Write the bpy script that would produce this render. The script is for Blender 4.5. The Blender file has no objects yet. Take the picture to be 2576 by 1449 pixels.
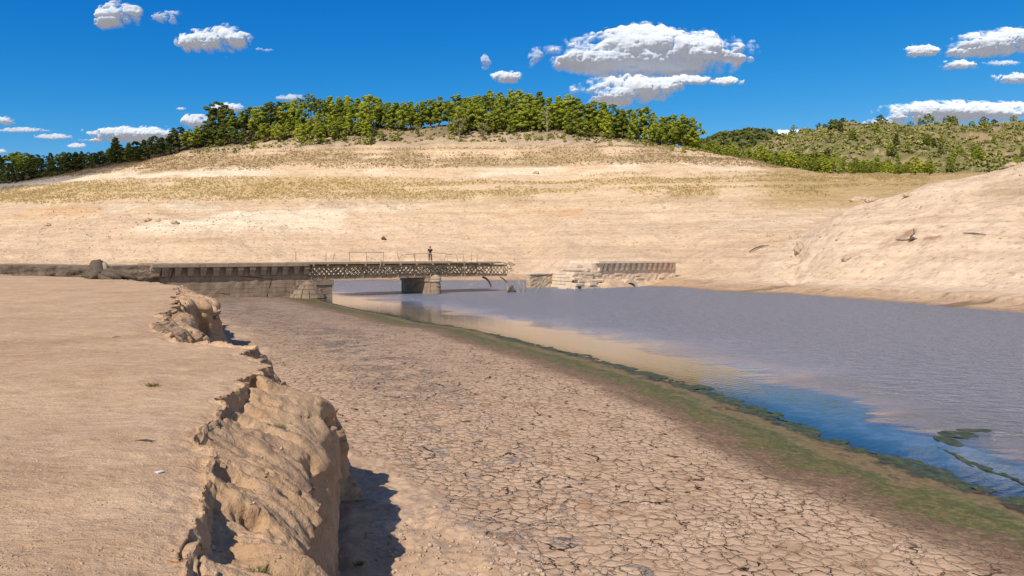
import bpy, math, random
import numpy as np
from mathutils import Vector, Matrix
random.seed(7); rng = np.random.default_rng(11)
scn = bpy.context.scene
COL = scn.collection
F, CX, HY, CZ = 1900.0, 1288.0, 640.0, 4.6      # focal length in survey pixels, axis, horizon row, eye height

# ------------------------------------------------------------------ noise
_perm = rng.permutation(256).astype(np.int64); _perm = np.concatenate([_perm, _perm, _perm])
_val = rng.random(256)
def vnoise(x, y, z):
    x = np.asarray(x, float); y = np.asarray(y, float); z = np.asarray(z, float)
    x, y, z = np.broadcast_arrays(x, y, z)
    xi = np.floor(x).astype(np.int64); yi = np.floor(y).astype(np.int64); zi = np.floor(z).astype(np.int64)
    fx = x-xi; fy = y-yi; fz = z-zi
    fx = fx*fx*fx*(fx*(fx*6-15)+10); fy = fy*fy*fy*(fy*(fy*6-15)+10); fz = fz*fz*fz*(fz*(fz*6-15)+10)
    def h(a, b, c): return _val[_perm[_perm[_perm[a & 255]+(b & 255)]+(c & 255)]]
    def l(a, b, t): return a+(b-a)*t
    c00 = l(h(xi,yi,zi), h(xi+1,yi,zi), fx); c10 = l(h(xi,yi+1,zi), h(xi+1,yi+1,zi), fx)
    c01 = l(h(xi,yi,zi+1), h(xi+1,yi,zi+1), fx); c11 = l(h(xi,yi+1,zi+1), h(xi+1,yi+1,zi+1), fx)
    return l(l(c00, c10, fy), l(c01, c11, fy), fz)*2-1
def fbm(x, y, z, o=4, g=.5):
    s = 0; a = 1.; t = 0
    for k in range(o):
        s = s+a*vnoise(x*2**k+17.3*k, y*2**k+5.1*k, z*2**k+9.7*k); t += a; a *= g
    return s/t*1.6
def sstep(a, b, x):
    t = np.clip((np.asarray(x, float)-a)/(b-a), 0, 1); return t*t*(3-2*t)

# ------------------------------------------------------------------ objects
def tag(o, label=None, cat=None, group=None, kind=None):
    if label: o['label'] = label
    if cat: o['category'] = cat
    if group: o['group'] = group
    if kind: o['kind'] = kind
    return o
def empty(name, loc=(0,0,0), rz=0., label=None, cat=None, group=None):
    o = bpy.data.objects.new(name, None); COL.objects.link(o)
    o.location = loc; o.rotation_euler = (0,0,rz); o.empty_display_size = .2
    return tag(o, label, cat, group)
def mesh_np(name, V, Fs, mat=None, parent=None, smooth=False, attrs=None, cols=None, uvs=None):
    me = bpy.data.meshes.new(name)
    V = np.asarray(V, np.float32)
    if not isinstance(Fs, (list, tuple)): Fs = [Fs]
    Fs = [np.asarray(f, np.int32) for f in Fs if len(f)]
    me.vertices.add(len(V)); me.vertices.foreach_set('co', V.ravel())
    loops = np.concatenate([f.ravel() for f in Fs]); sizes = np.concatenate([np.full(len(f), f.shape[1], np.int32) for f in Fs])
    me.loops.add(len(loops)); me.loops.foreach_set('vertex_index', loops)
    me.polygons.add(len(sizes))
    me.polygons.foreach_set('loop_start', np.concatenate([[0], np.cumsum(sizes)[:-1]]).astype(np.int32))
    me.polygons.foreach_set('loop_total', sizes)
    if smooth: me.polygons.foreach_set('use_smooth', np.ones(len(sizes), bool))
    me.update(calc_edges=True)
    for k, a in (attrs or {}).items():
        at = me.attributes.new(k, 'FLOAT', 'POINT'); at.data.foreach_set('value', np.asarray(a, np.float32).ravel())
    for k, a in (cols or {}).items():
        at = me.attributes.new(k, 'FLOAT_COLOR', 'POINT')
        a = np.asarray(a, np.float32).reshape(-1, 3); a = np.concatenate([a, np.ones((len(a),1), np.float32)], 1)
        at.data.foreach_set('color', a.ravel())
    if mat: me.materials.append(mat)
    o = bpy.data.objects.new(name, me); COL.objects.link(o)
    if parent: o.parent = parent
    return o
def grid_faces(nr, nc, flip=False):
    a = np.arange(nr*nc).reshape(nr, nc)
    f = np.stack([a[:-1,:-1], a[:-1,1:], a[1:,1:], a[1:,:-1]], -1).reshape(-1, 4)
    return f[:, ::-1] if flip else f
class MB:
    def __init__(s): s.v = []; s.f = []
    def box(s, x0,x1,y0,y1,z0,z1, j=0.):
        n = len(s.v)
        for p in ((x0,y0,z0),(x1,y0,z0),(x1,y1,z0),(x0,y1,z0),(x0,y0,z1),(x1,y0,z1),(x1,y1,z1),(x0,y1,z1)):
            s.v.append(tuple(c+random.uniform(-j,j) for c in p))
        for f in ((0,3,2,1),(4,5,6,7),(0,1,5,4),(1,2,6,5),(2,3,7,6),(3,0,4,7)): s.f.append([n+i for i in f])
    def hexa(s, pts):
        n = len(s.v); s.v += [tuple(p) for p in pts]
        for f in ((0,3,2,1),(4,5,6,7),(0,1,5,4),(1,2,6,5),(2,3,7,6),(3,0,4,7)): s.f.append([n+i for i in f])
    def bar(s, p, q, w, h=None, side=None):
        p = Vector(p); q = Vector(q); d = (q-p).normalized(); h = h or w
        u = Vector(side) if side else (Vector((0,0,1)) if abs(d.z) < .9 else Vector((0,1,0)))
        a = d.cross(u).normalized()*w/2; b = d.cross(a).normalized()*h/2
        s.hexa([p-a-b, p+a-b, p+a+b, p-a+b, q-a-b, q+a-b, q+a+b, q-a+b])
    def tube(s, pts, rad, n=8, noise=0.):
        pts = [Vector(p) for p in pts]; base = len(s.v)
        for i, p in enumerate(pts):
            d = (pts[min(i+1,len(pts)-1)]-pts[max(i-1,0)]).normalized()
            u = d.cross(Vector((0.13,0.31,.94))).normalized(); w = d.cross(u)
            for k in range(n):
                a = 2*math.pi*k/n; r = rad[i]*(1+random.uniform(-noise,noise))
                s.v.append(tuple(p+u*math.cos(a)*r+w*math.sin(a)*r))
        for i in range(len(pts)-1):
            for k in range(n):
                s.f.append([base+i*n+k, base+i*n+(k+1)%n, base+(i+1)*n+(k+1)%n, base+(i+1)*n+k])
        s.f.append([base+k for k in range(n)][::-1]); s.f.append([base+(len(pts)-1)*n+k for k in range(n)])
    def lathe(s, c, prof, n=20, jit=0.):
        base = len(s.v)
        for (r, z) in prof:
            for k in range(n):
                a = 2*math.pi*k/n; rr = r*(1+random.uniform(-jit,jit))
                s.v.append((c[0]+rr*math.cos(a), c[1]+rr*math.sin(a), c[2]+z))
        for i in range(len(prof)-1):
            for k in range(n):
                s.f.append([base+i*n+k, base+i*n+(k+1)%n, base+(i+1)*n+(k+1)%n, base+(i+1)*n+k])
        s.f.append([base+k for k in range(n)][::-1]); s.f.append([base+(len(prof)-1)*n+k for k in range(n)])
    def build(s, name, mat, parent=None, smooth=False, bevel=0., loc=None):
        me = bpy.data.meshes.new(name); me.from_pydata(s.v, [], s.f); me.materials.append(mat)
        if smooth: me.polygons.foreach_set('use_smooth', np.ones(len(me.polygons), bool))
        me.update()
        o = bpy.data.objects.new(name, me); COL.objects.link(o)
        if parent: o.parent = parent
        if loc: o.location = loc
        if bevel:
            m = o.modifiers.new('bevel', 'BEVEL'); m.width = bevel; m.segments = 2; m.limit_method = 'ANGLE'
        return o

# ------------------------------------------------------------------ materials
class NT:
    def __init__(s, name):
        s.m = bpy.data.materials.new(name); s.m.use_nodes = True; s.t = s.m.node_tree; s.t.nodes.clear()
        s.out = s.t.nodes.new('ShaderNodeOutputMaterial')
    def n(s, typ, _out=0, _in=None, **kw):
        nd = s.t.nodes.new('ShaderNode'+typ)
        for k, v in kw.items(): setattr(nd, k, v)
        for k, v in (_in or {}).items():
            sk = nd.inputs[k]
            if isinstance(v, bpy.types.NodeSocket): s.t.links.new(v, sk)
            else: sk.default_value = v
        return nd.outputs[_out] if _out is not None else nd
    def attr(s, name, o='Fac'): return s.n('Attribute', o, attribute_name=name)
    def coord(s, o='Object'): return s.n('TexCoord', o)
    def mapv(s, v, scale=(1,1,1), loc=(0,0,0), rot=(0,0,0)):
        return s.n('Mapping', 0, {'Vector': v, 'Scale': scale, 'Location': loc, 'Rotation': rot})
    def noise(s, v, scale=1., detail=4., rough=.55, o='Fac', dist=0.):
        return s.n('TexNoise', o, {'Vector': v, 'Scale': scale, 'Detail': detail, 'Roughness': rough, 'Distortion': dist})
    def math(s, op, a, b=0., c=None, clamp=False):
        d = {0: a, 1: b}
        if c is not None: d[2] = c
        return s.n('Math', 0, d, operation=op, use_clamp=clamp)
    def rng(s, v, a, b, c=0., d=1., smooth=True):
        return s.n('MapRange', 0, {'Value': v, 'From Min': a, 'From Max': b, 'To Min': c, 'To Max': d}, interpolation_type='SMOOTHSTEP' if smooth else 'LINEAR')
    def mix(s, f, a, b, mode='MIX'):
        nd = s.t.nodes.new('ShaderNodeMix'); nd.data_type = 'RGBA'; nd.blend_type = mode
        def put(sk, v):
            if isinstance(v, bpy.types.NodeSocket): s.t.links.new(v, sk)
            elif isinstance(v, (int, float)): sk.default_value = v if sk.type == 'VALUE' else (v,v,v,1)
            else: sk.default_value = (*v, 1)
        put(nd.inputs[0], f); put(nd.inputs[6], a); put(nd.inputs[7], b)
        return nd.outputs[2]
    def ramp(s, v, stops):
        nd = s.t.nodes.new('ShaderNodeValToRGB'); s.t.links.new(v, nd.inputs[0]); cr = nd.color_ramp
        while len(cr.elements) > 1: cr.elements.remove(cr.elements[-1])
        cr.elements[0].position = stops[0][0]; cr.elements[0].color = (*stops[0][1], 1)
        for p, c in stops[1:]: e = cr.elements.new(p); e.color = (*c, 1)
        return nd.outputs[0]
    def bump(s, h, dist=.1, strength=1., normal=None):
        d = {'Height': h, 'Distance': dist, 'Strength': strength}
        if normal is not None: d['Normal'] = normal
        return s.n('Bump', 0, d)
    def pbr(s, col, rough=.9, normal=None, spec=.2, **kw):
        d = {'Roughness': rough, 'Specular IOR Level': spec}
        d['Base Color'] = col if isinstance(col, bpy.types.NodeSocket) else (*col, 1)
        if normal is not None: d['Normal'] = normal
        d.update(kw)
        return s.n('BsdfPrincipled', 0, d)
    def done(s, sh): s.t.links.new(sh, s.out.inputs[0]); return s.m

# ------------------------------------------------------------------ camera, sun, sky
cam = bpy.data.cameras.new('camera'); co = bpy.data.objects.new('camera', cam); COL.objects.link(co)
co.location = (0,0,CZ); co.rotation_euler = (math.radians(90),0,0)
cam.sensor_width = 36; cam.lens = F/2576*36; cam.shift_y = -(724.5-HY)/2576; cam.clip_end = 30000; cam.clip_start = .1
scn.camera = co
SUN_EL = math.radians(46); SH = Vector((-.44,-.90)).normalized()
tosun = Vector((SH.x*math.cos(SUN_EL), SH.y*math.cos(SUN_EL), math.sin(SUN_EL)))
sl = bpy.data.lights.new('sun','SUN'); sl.energy = 4.9; sl.angle = math.radians(.55); sl.color = (1,.90,.765)
so = bpy.data.objects.new('sun', sl); COL.objects.link(so); so.rotation_euler = tosun.to_track_quat('Z','Y').to_euler()
so.location = (-40,-40,60)
w = bpy.data.worlds.new('World'); scn.world = w; w.use_nodes = True; wt = w.node_tree; wt.nodes.clear()
sky = wt.nodes.new('ShaderNodeTexSky'); sky.sky_type = 'NISHITA'; sky.sun_disc = False
sky.sun_elevation = SUN_EL; sky.sun_rotation = math.atan2(SH.x, SH.y); sky.altitude = 600; sky.dust_density = .15; sky.ozone_density = 1.6; sky.air_density = 1.0
def wn(typ, _out=0, _in=None, **kw):
    nd = wt.nodes.new('ShaderNode'+typ)
    for k, v in kw.items(): setattr(nd, k, v)
    for k, v in (_in or {}).items():
        if isinstance(v, bpy.types.NodeSocket): wt.links.new(v, nd.inputs[k])
        else: nd.inputs[k].default_value = v
    return nd.outputs[_out]
# deep, polarised blue on the side of the sky away from the sun; plain sky elsewhere
sp = wt.nodes.new('ShaderNodeSeparateColor'); wt.links.new(sky.outputs[0], sp.inputs[0])
def chan(i, g, a_, mx): return wn('Math', 0, {0: wn('Math', 0, {0: wn('Math', 0, {0: wn('Math', 0, {0: sp.outputs[i], 1: .1}, operation='MULTIPLY'), 1: g}, operation='POWER'), 1: a_*10}, operation='MULTIPLY'), 1: mx*10}, operation='MINIMUM')
cmb = wt.nodes.new('ShaderNodeCombineColor')
for i, (g_, a_, mx) in enumerate(((3.5, 4.0, .30), (1.24, .90, .56), (.59, .957, .86))): wt.links.new(chan(i, g_, a_, mx), cmb.inputs[i])
tcw = wt.nodes.new('ShaderNodeTexCoord'); sx_w = wt.nodes.new('ShaderNodeSeparateXYZ'); wt.links.new(tcw.outputs['Generated'], sx_w.inputs[0])
wgt = wn('MapRange', 0, {'Value': sx_w.outputs[1], 'From Min': -.25, 'From Max': .45, 'To Min': 0., 'To Max': 1.}, interpolation_type='SMOOTHSTEP')
hi_ = wn('MapRange', 0, {'Value': sx_w.outputs[2], 'From Min': .5, 'From Max': .9, 'To Min': 1., 'To Max': .35}, interpolation_type='SMOOTHSTEP')
mxn = wt.nodes.new('ShaderNodeMix'); mxn.data_type = 'RGBA'
wt.links.new(wn('Math', 0, {0: wgt, 1: hi_}, operation='MULTIPLY'), mxn.inputs[0]); wt.links.new(sky.outputs[0], mxn.inputs[6]); wt.links.new(cmb.outputs[0], mxn.inputs[7])
bg = wt.nodes.new('ShaderNodeBackground'); bg.inputs[1].default_value = .1; wo = wt.nodes.new('ShaderNodeOutputWorld')
wt.links.new(mxn.outputs[2], bg.inputs[0]); wt.links.new(bg.outputs[0], wo.inputs[0])
scn.view_settings.view_transform = 'Standard'; scn.view_settings.look = 'None'; scn.view_settings.exposure = 0; scn.view_settings.gamma = 1
try:
    scn.cycles.use_adaptive_sampling = True; scn.cycles.max_bounces = 6; scn.cycles.transparent_max_bounces = 16
except Exception: pass
# ------------------------------------------------------------------ the hills (one height sheet)
def itp(x, pts):
    a = np.array(pts, float); return np.interp(x, a[:,0], a[:,1])
def y2z(y, Y): return CZ+(HY-y)*Y/F
def rows_height(x, Y, rows):
    """rows: list of (depth(x), z(x)); smooth-ish interpolation along depth."""
    Z = np.full(np.broadcast(x, Y).shape, 0.)
    x, Y = np.broadcast_arrays(x, Y)
    D = [r[0] for r in rows]; H = [r[1] for r in rows]
    n = len(rows)
    Z[:] = H[0]-(D[0]-Y)*.03
    for k in range(n-1):
        m = (Y >= D[k])
        t = np.clip((Y-D[k])/np.maximum(D[k+1]-D[k], 1e-3), 0, 1)
        dk = D[k+1]-D[k]
        s1 = (H[k+1]-H[k])/dk
        s0 = (H[k]-H[k-1])/(D[k]-D[k-1]) if k else s1*.6
        s2 = (H[k+2]-H[k+1])/(D[k+2]-D[k+1]) if k+2 < n else s1
        m0 = (s0+s1)/2; m1 = (s1+s2)/2
        h = (2*t**3-3*t**2+1)*H[k]+(t**3-2*t**2+t)*dk*m0+(-2*t**3+3*t**2)*H[k+1]+(t**3-t**2)*dk*m1
        Z = np.where(m, h, Z)
    return Z
shore_Y = [(-1500,150),(0,136),(1330,134),(1400,120),(1440,112),(1520,109),(1600,111),(1700,108),(1760,101),(1800,95.5),(2000,86),(2200,76),(2400,66),(2575,59.5),(2900,49),(3300,40),(4000,30)]
def hill_heights(x, Y):
    # main hill
    Ys = itp(x, shore_Y)
    Y1 = itp(x, [(0,150),(1330,146),(1420,130),(1500,129),(1600,129),(1720,130),(1800,118),(2000,108),(2200,104),(2600,96),(4000,70)])
    Y2 = itp(x, [(0,186),(1400,182),(1700,170),(2000,156),(2200,150),(2600,145),(4000,120)])
    Y3 = itp(x, [(0,224),(1400,222),(1700,208),(2000,188),(2200,178),(2600,170),(4000,150)])
    Y4 = itp(x, [(0,258),(1400,252),(1700,244),(1850,235),(2050,216),(2200,206),(2600,195),(4000,180)])
    Y5 = Y4+42; Y6 = Y4+190
    z1 = y2z(656, Y1)
    z2 = y2z(itp(x, [(0,552),(300,532),(1400,522),(2000,528),(2300,535),(4000,520)]), Y2)
    z3 = y2z(itp(x, [(-400,510),(0,492),(300,452),(600,436),(1400,430),(1700,437),(2000,460),(2200,472),(2600,480),(4000,470)]), Y3)
    z4 = y2z(itp(x, [(-600,500),(0,462),(150,441),(300,418),(400,402),(500,389),(600,378),(700,366),(800,358),(1000,350),(1400,349),(1500,352),(1600,358),(1700,374),(1760,386),(1850,405),(1950,425),(2050,433),(2200,439),(2340,447),(2600,452),(4000,450)]), Y4)
    z5 = y2z(itp(x, [(-600,490),(0,440),(150,425),(300,405),(400,388),(500,352),(600,338),(700,318),(780,298),(880,306),(950,314),(1050,315),(1140,306),(1250,288),(1400,296),(1500,312),(1600,342),(1700,366),(1760,392),(1850,415),(1950,428),(2050,436),(2200,440),(2600,452),(4000,450)]), Y5)
    z6 = z5*.55
    M = rows_height(x, Y, [(Ys,Ys*0),(Y1,z1),(Y2,z2),(Y3,z3),(Y4,z4),(Y5,z5),(Y6,z6),(Y6+1200,z6*.6)])
    # nearer bank on the right
    Rc = itp(x, [(1700,112),(2000,113),(2600,113),(4000,100)])
    yr = itp(x, [(1650,690),(1800,668),(1900,648),(1960,632),(2000,608),(2050,570),(2100,541),(2150,520),(2260,491),(2340,460),(2450,437),(2575,409),(2800,360),(4000,300)])
    zr = y2z(yr, Rc)
    Ym = Ys+(Rc-Ys)*.45
    R = rows_height(x, Y, [(Ys,Ys*0),(Ys+6,Ys*0+.9),(Ym,zr*.42+.4),(Rc,zr),(Rc+22,zr*.86),(Rc+90,zr*.2-6),(Rc+900,zr*0-30)])
    R = np.where(x < 1700, -9, R)-(1-sstep(1720,1960,x))*9
    # far scrub hill and the one behind it
    Fy = itp(x, [(1500,520),(1700,440),(1760,400),(1880,366),(1960,346),(2060,331),(2120,319),(2200,323),(2300,329),(2400,336),(2450,341),(2520,333),(2575,326),(2800,300),(3300,310),(4000,380)])
    zf = y2z(Fy, 600.)
    o = x*0
    FH = rows_height(x, Y, [(o+300,o+12),(o+345,o+24),(o+470,zf*.58+4),(o+600,zf),(o+700,zf*.9),(o+1100,zf*.2)])
    Gy = itp(x, [(1500,470),(1700,400),(1780,354),(1830,341),(1880,331),(1930,338),(1980,350),(2060,356),(2300,370),(3000,390)])
    zg = y2z(Gy, 1000.)
    GH = rows_height(x, Y, [(o+700,o+10),(o+850,zg*.62),(o+1000,zg),(o+1150,zg*.8),(o+1700,zg*.1)])
    FH = np.where(Y < 300, -50, FH); GH = np.where(Y < 700, -50, GH)
    return M, R, FH, GH
xs = np.arange(-1500, 4200, 4.5)
ysd = 34*np.exp(np.arange(0, 640)*np.log(1700/34)/639.)
XX, YY = np.meshgrid(xs, ysd)
M, R, FH, GH = hill_heights(XX, YY)
WX = (XX-CX)/F*YY; WY = YY
_k = 1.1; MR = np.maximum(M, R)+_k*np.log1p(np.exp(-np.abs(M-R)/_k))-_k*np.exp(-np.abs(M-R)/6)*.0; MR = np.where(np.maximum(M,R) > .5, MR, np.maximum(M,R)); soft = np.maximum(MR, np.maximum(FH, GH))
for _ in range(2):
    s2 = soft.copy(); s2[1:-1,1:-1] = (soft[1:-1,1:-1]*4+soft[:-2,1:-1]+soft[2:,1:-1]+soft[1:-1,:-2]+soft[1:-1,2:])/8; soft = s2
isR = (R >= M) & (R > FH); isF = (FH > np.maximum(M, R)) | (GH > np.maximum(M, R))
land = sstep(.2, 3, soft)
far = sstep(330, 420, WY)
nz = fbm(WX*.03, WY*.03, 0, 4)*1.3*land*(1-far)+fbm(WX*.22, WY*.22, 3, 4)*.32*land*(1-far)
nz += fbm(WX*.012, WY*.012, 5, 5)*9*far+(np.abs(fbm(WX*.05, WY*.05, 7, 4)))*5*far
# rills running down the near right bank, small wave-cut steps along the contours
ridge = 1-np.abs(fbm(WX*.16, WY*.035, 11, 3))
nz += isR*land*(ridge**3)*.22-.1*isR*land
gull = np.exp(-((XX-2005)/70)**2-((YY-104)/14)**2)
nz -= gull*np.abs(fbm(WX*.35, WY*.12, 13, 3))*1.2
H = soft+nz
H += np.where(H < 14, .05*np.sin(H*7+2*fbm(WX*.03,WY*.03,2,2))*sstep(.5,2,H)*(1-far), 0)
def height_at(x, Y):
    fx = np.clip((np.asarray(x,float)-xs[0])/4.5, 0, len(xs)-1.001); fy = np.clip(np.log(np.asarray(Y,float)/34)/np.log(1700/34)*639, 0, 638.99)
    i = fx.astype(int); j = fy.astype(int); a = fx-i; b = fy-j
    return (H[j,i]*(1-a)+H[j,i+1]*a)*(1-b)+(H[j+1,i]*(1-a)+H[j+1,i+1]*a)*b
def ground_pt(x, Y): return Vector(((x-CX)/F*Y, Y, float(height_at(x, Y))))
def hit(x, y, Y0=60., Y1=320.):
    """first ground point seen at survey pixel (x, y)"""
    Yt = np.linspace(Y0, Y1, 1200); Z = height_at(np.full(1200, x), Yt); py = HY-(Z-CZ)*F/Yt
    k = np.argmax(py <= y); return ground_pt(x, Yt[k])
# colours follow the old waterlines, so they follow height
n1 = fbm(WX*.018, WY*.018, 21, 4); n2 = fbm(WX*.09, WY*.09, 23, 4); n3 = fbm(WX*.5, WY*.5, 25, 3)
strat = fbm(WX*.012, WY*.012, H*.9, 4)
hz = H+1.4*n1+.8*n2
def C(*c): return np.array(c, float)
col = np.zeros(H.shape+(3,))+C(.66,.50,.345)
def lay(mask, c, k=1.): 
    global col
    m = np.clip(mask*k, 0, 1)[...,None]; col = col*(1-m)+np.array(c)*m
lay(sstep(10,16,hz), (.68,.52,.35))
lay(sstep(.1,.6,strat), (.56,.42,.285), .6)
lay(sstep(.25,.8,n2)*(hz<20), (.60,.44,.30), .5)
leftish = 1-sstep(500,1500,XX)
lay(sstep(.05,.5,n1+.7*n2-.1)*sstep(9,12,hz)*(1-sstep(17,20,hz))*(.35+.65*leftish), (.82,.72,.55), .85)
lay(sstep(.35,.8,-n1+.6*n2)*sstep(12,15,hz)*(1-sstep(24,27,hz)), (.68,.41,.19), .55)
lay(sstep(.2,.6,n2+.4*n3)*sstep(15,18,hz)*(1-sstep(21,23,hz)), (.44,.33,.2), .5)
b2 = sstep(18.5,20.5,hz)*(1-sstep(25.5,27.5,hz))
GR2 = b2*sstep(-.55,.25,strat+.6*n2+.55*leftish-.1*sstep(900,1500,XX)) ; lay(GR2, (.56,.43,.22), .7)
lay(sstep(27,28,hz)*(1-sstep(31,32.5,hz))*sstep(-.5,.3,n2+n1*.6), (.84,.73,.56), .75)
b1 = sstep(30.5,31.8,hz)*(1-sstep(38,40,hz)); GR1 = b1*sstep(-.9,-.1,strat+n2); lay(GR1, (.42,.32,.18), .8)
lay(sstep(38.5,40.5,hz), (.50,.395,.28), .9)
lay(sstep(38.5,40.5,hz)*sstep(0,.6,n2+.5*n3), (.25,.19,.12), .6)
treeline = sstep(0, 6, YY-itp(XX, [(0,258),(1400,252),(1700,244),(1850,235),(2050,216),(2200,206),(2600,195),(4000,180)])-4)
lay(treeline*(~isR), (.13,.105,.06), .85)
gap = np.exp(-((XX-1010)/110)**2)*sstep(250,255,YY)*(1-sstep(276,284,YY)); lay(gap, (.40,.31,.2), .8)
# right side: grass on the saddle, dusty bank, litter
sad = sstep(1850,2000,XX)*(~isR)*sstep(13,16,hz)*(YY<250); lay(sad, (.42,.31,.14), .8)
lay(sad*sstep(.1,.5,strat), (.56,.39,.2), .7)
Rm = isR*1.; lay(Rm, (.73,.575,.42), .95); lay(Rm*sstep(.05,.6,strat+.4*n2), (.64,.49,.35), .6)
lay(Rm*sstep(.2,.6,n2+.5*n3)*sstep(9,13,hz), (.45,.36,.22), .7)
lay(Rm*sstep(.25,.7,n3), (.58,.45,.32), .5)
lay(Rm*sstep(.0,.35,np.sin(H*3.3+2.5*n1+.6*n2))*sstep(.2,.7,n2+.4*n3+.3), (.62,.475,.335), .5)
lay(Rm*sstep(.35,.8,n3+.3*n2)*sstep(5,7,hz)*(1-sstep(9,11,hz))*sstep(2150,2250,XX), (.33,.17,.10), .7)
wet = (1-sstep(.5,1.2,H+.3*n2)); lay(wet, (.47,.325,.21), .8); lay(1-sstep(.06,.16,H), (.30,.2,.13), .6)
lay(wet*sstep(.35,.7,fbm(WX*.1,WY*.8,31,4)), (.16,.115,.08), .7)
fc = isF*1.; lay(fc, (.20,.19,.08)); lay(fc*sstep(.0,.5,n2+.35*n3+.6*(np.abs(fbm(WX*.03,WY*.03,33,3))-.3)), (.38,.28,.18), .7)
lay(fc*sstep(.5,.9,n3), (.5,.4,.33), .7); lay(fc*sstep(650,750,WY), (.10,.12,.055), .8)

t = NT('hill_soil'); oc = t.coord()
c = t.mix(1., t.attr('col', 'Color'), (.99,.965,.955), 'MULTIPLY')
f1 = t.noise(oc, 1.3, 6, .65); f2 = t.noise(oc, .35, 5, .6); f3 = t.noise(t.mapv(oc, (.05,.05,2.2)), 1., 5, .6)
c = t.mix(.85, c, t.ramp(f1, [(.3,(.50,.46,.40)),(.44,(.97,.96,.95)),(.5,(1,1,1)),(.72,(1.15,1.13,1.1))]), 'MULTIPLY')
c = t.mix(.5, c, t.ramp(f2, [(.35,(.78,.74,.7)),(.55,(1,1,1)),(.75,(1.12,1.12,1.12))]), 'MULTIPLY')
c = t.mix(.30, c, t.ramp(f3, [(.40,(.72,.66,.6)),(.5,(1,1,1)),(.7,(1.08,1.08,1.08))]), 'MULTIPLY')
vo = t.n('TexVoronoi', 'Distance', {'Vector': oc, 'Scale': .55, 'Randomness': 1.})
st = t.math('MULTIPLY', t.rng(vo, .10, .16, 1, 0), t.rng(f2, .5, .62))
c = t.mix(st, c, (.3,.22,.15))
hgt = t.math('ADD', t.math('MULTIPLY', f1, .5), t.math('MULTIPLY', f2, 1.1))
hgt = t.math('ADD', hgt, t.math('MULTIPLY', t.noise(oc, 5, 4, .7), .18))
M_HILL = t.done(t.pbr(c, .95, t.bump(hgt, 1.0, .55), .1))
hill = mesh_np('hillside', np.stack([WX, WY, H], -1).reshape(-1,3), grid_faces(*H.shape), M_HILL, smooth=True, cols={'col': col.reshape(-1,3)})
tag(hill, kind='structure')
tg = NT('dusty_ground'); g0 = tg.noise(tg.coord(), .02, 6, .6)
M_GND = tg.done(tg.pbr(tg.ramp(g0, [(.3,(.3,.24,.15)),(.7,(.45,.35,.24))]), .95))
gs = np.array([(-9000,-9000,-3.2),(9000,-9000,-3.2),(9000,9000,-3.2),(-9000,9000,-3.2)])
tag(mesh_np('ground', gs, np.array([[0,1,2,3]]), M_GND), kind='structure')

# ------------------------------------------------------------------ near shore: signed distance from the waterline
SH_PX = [(1330,700,'f')]
shore = np.array([(-60,140),(-34,100),(-25,84),(-19.5,77),(-17.3,72),(-13.2,64),(-8.6,56),(-6.2,51),(-2.25,48-1.8),(.4,39.5),(3.6,33),(5.7,27.2),(6.9,23.4),(7.5,20),(8.35,16.4),(9.4,13.9),(11,10.2),(13,5),(15,-6),(20,-30)], float)
def shore_dist(X, Y):
    X = np.asarray(X, float); Y = np.asarray(Y, float)
    best = np.full(X.shape, 1e9); sg = np.ones(X.shape)
    for (a, b) in zip(shore[:-1], shore[1:]):
        d = b-a; L = d@d; tt = np.clip(((X-a[0])*d[0]+(Y-a[1])*d[1])/L, 0, 1)
        px = a[0]+tt*d[0]; py = a[1]+tt*d[1]; r = np.hypot(X-px, Y-py)
        s = np.sign((X-a[0])*(-d[1])+(Y-a[1])*d[0])   # + on the far/right side
        m = r < best; best = np.where(m, r, best); sg = np.where(m, s, sg)
    return best*np.where(sg < 0, 1, -1)              # + on the mud side
def mud_z(X, Y, d):
    z = np.where(d > 0, .58*(1-np.exp(-d/9.)), .09*d)
    return np.maximum(z, -1.6)+.03*fbm(X*.25, Y*.25, 40, 3)*sstep(.0, 2.5, d)
ux = np.arange(-.82, 1.35, .0030); yy = 2.2*np.exp(np.arange(0, 620)*np.log(112/2.2)/619.)
UU, MY = np.meshgrid(ux, yy); MX = UU*MY
wob = .35*fbm(MX*.35, MY*.35, 42, 3)+.12*fbm(MX*1.7, MY*1.7, 43, 3)
SD = shore_dist(MX, MY); SDw = SD+wob*sstep(40,8,MY)
MZ = mud_z(MX, MY, SDw)

t = NT('cracked_mud'); oc = t.coord(); sd = t.attr('shore')
warp = t.n('TexNoise', 'Color', {'Vector': oc, 'Scale': 3.2, 'Detail': 3., 'Roughness': .6})
wv = t.n('VectorMath', 0, {0: warp, 1: (.5,.5,.5)}, operation='SUBTRACT')
warp2 = t.n('TexNoise', 'Color', {'Vector': oc, 'Scale': 11., 'Detail': 2., 'Roughness': .6})
wv2 = t.n('VectorMath', 0, {0: warp2, 1: (.5,.5,.5)}, operation='SUBTRACT')
def warped(k, k2=0.05):
    a = t.n('VectorMath', 0, {0: wv, 'Scale': k}, operation='SCALE'); a2 = t.n('VectorMath', 0, {0: wv2, 'Scale': k2}, operation='SCALE')
    s_ = t.n('VectorMath', 0, {0: oc, 1: a}, operation='ADD'); return t.n('VectorMath', 0, {0: s_, 1: a2}, operation='ADD')
def vor(v, sc): return t.n('TexVoronoi', 'Distance', {'Vector': v, 'Scale': sc, 'Randomness': .95}, feature='DISTANCE_TO_EDGE', voronoi_dimensions='2D')
e1 = vor(warped(.42,.09), 3.7); e2 = vor(warped(.5,.08), 1.15); e3 = vor(warped(.14,.03), 7.5)
big = t.noise(oc, .22, 4, .55); mid = t.noise(oc, 1.1, 5, .6); fine = t.noise(oc, 9., 6, .7); grit = t.noise(oc, 45., 3, .7)
mask1 = t.noise(oc, .8, 3, .6)
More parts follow.
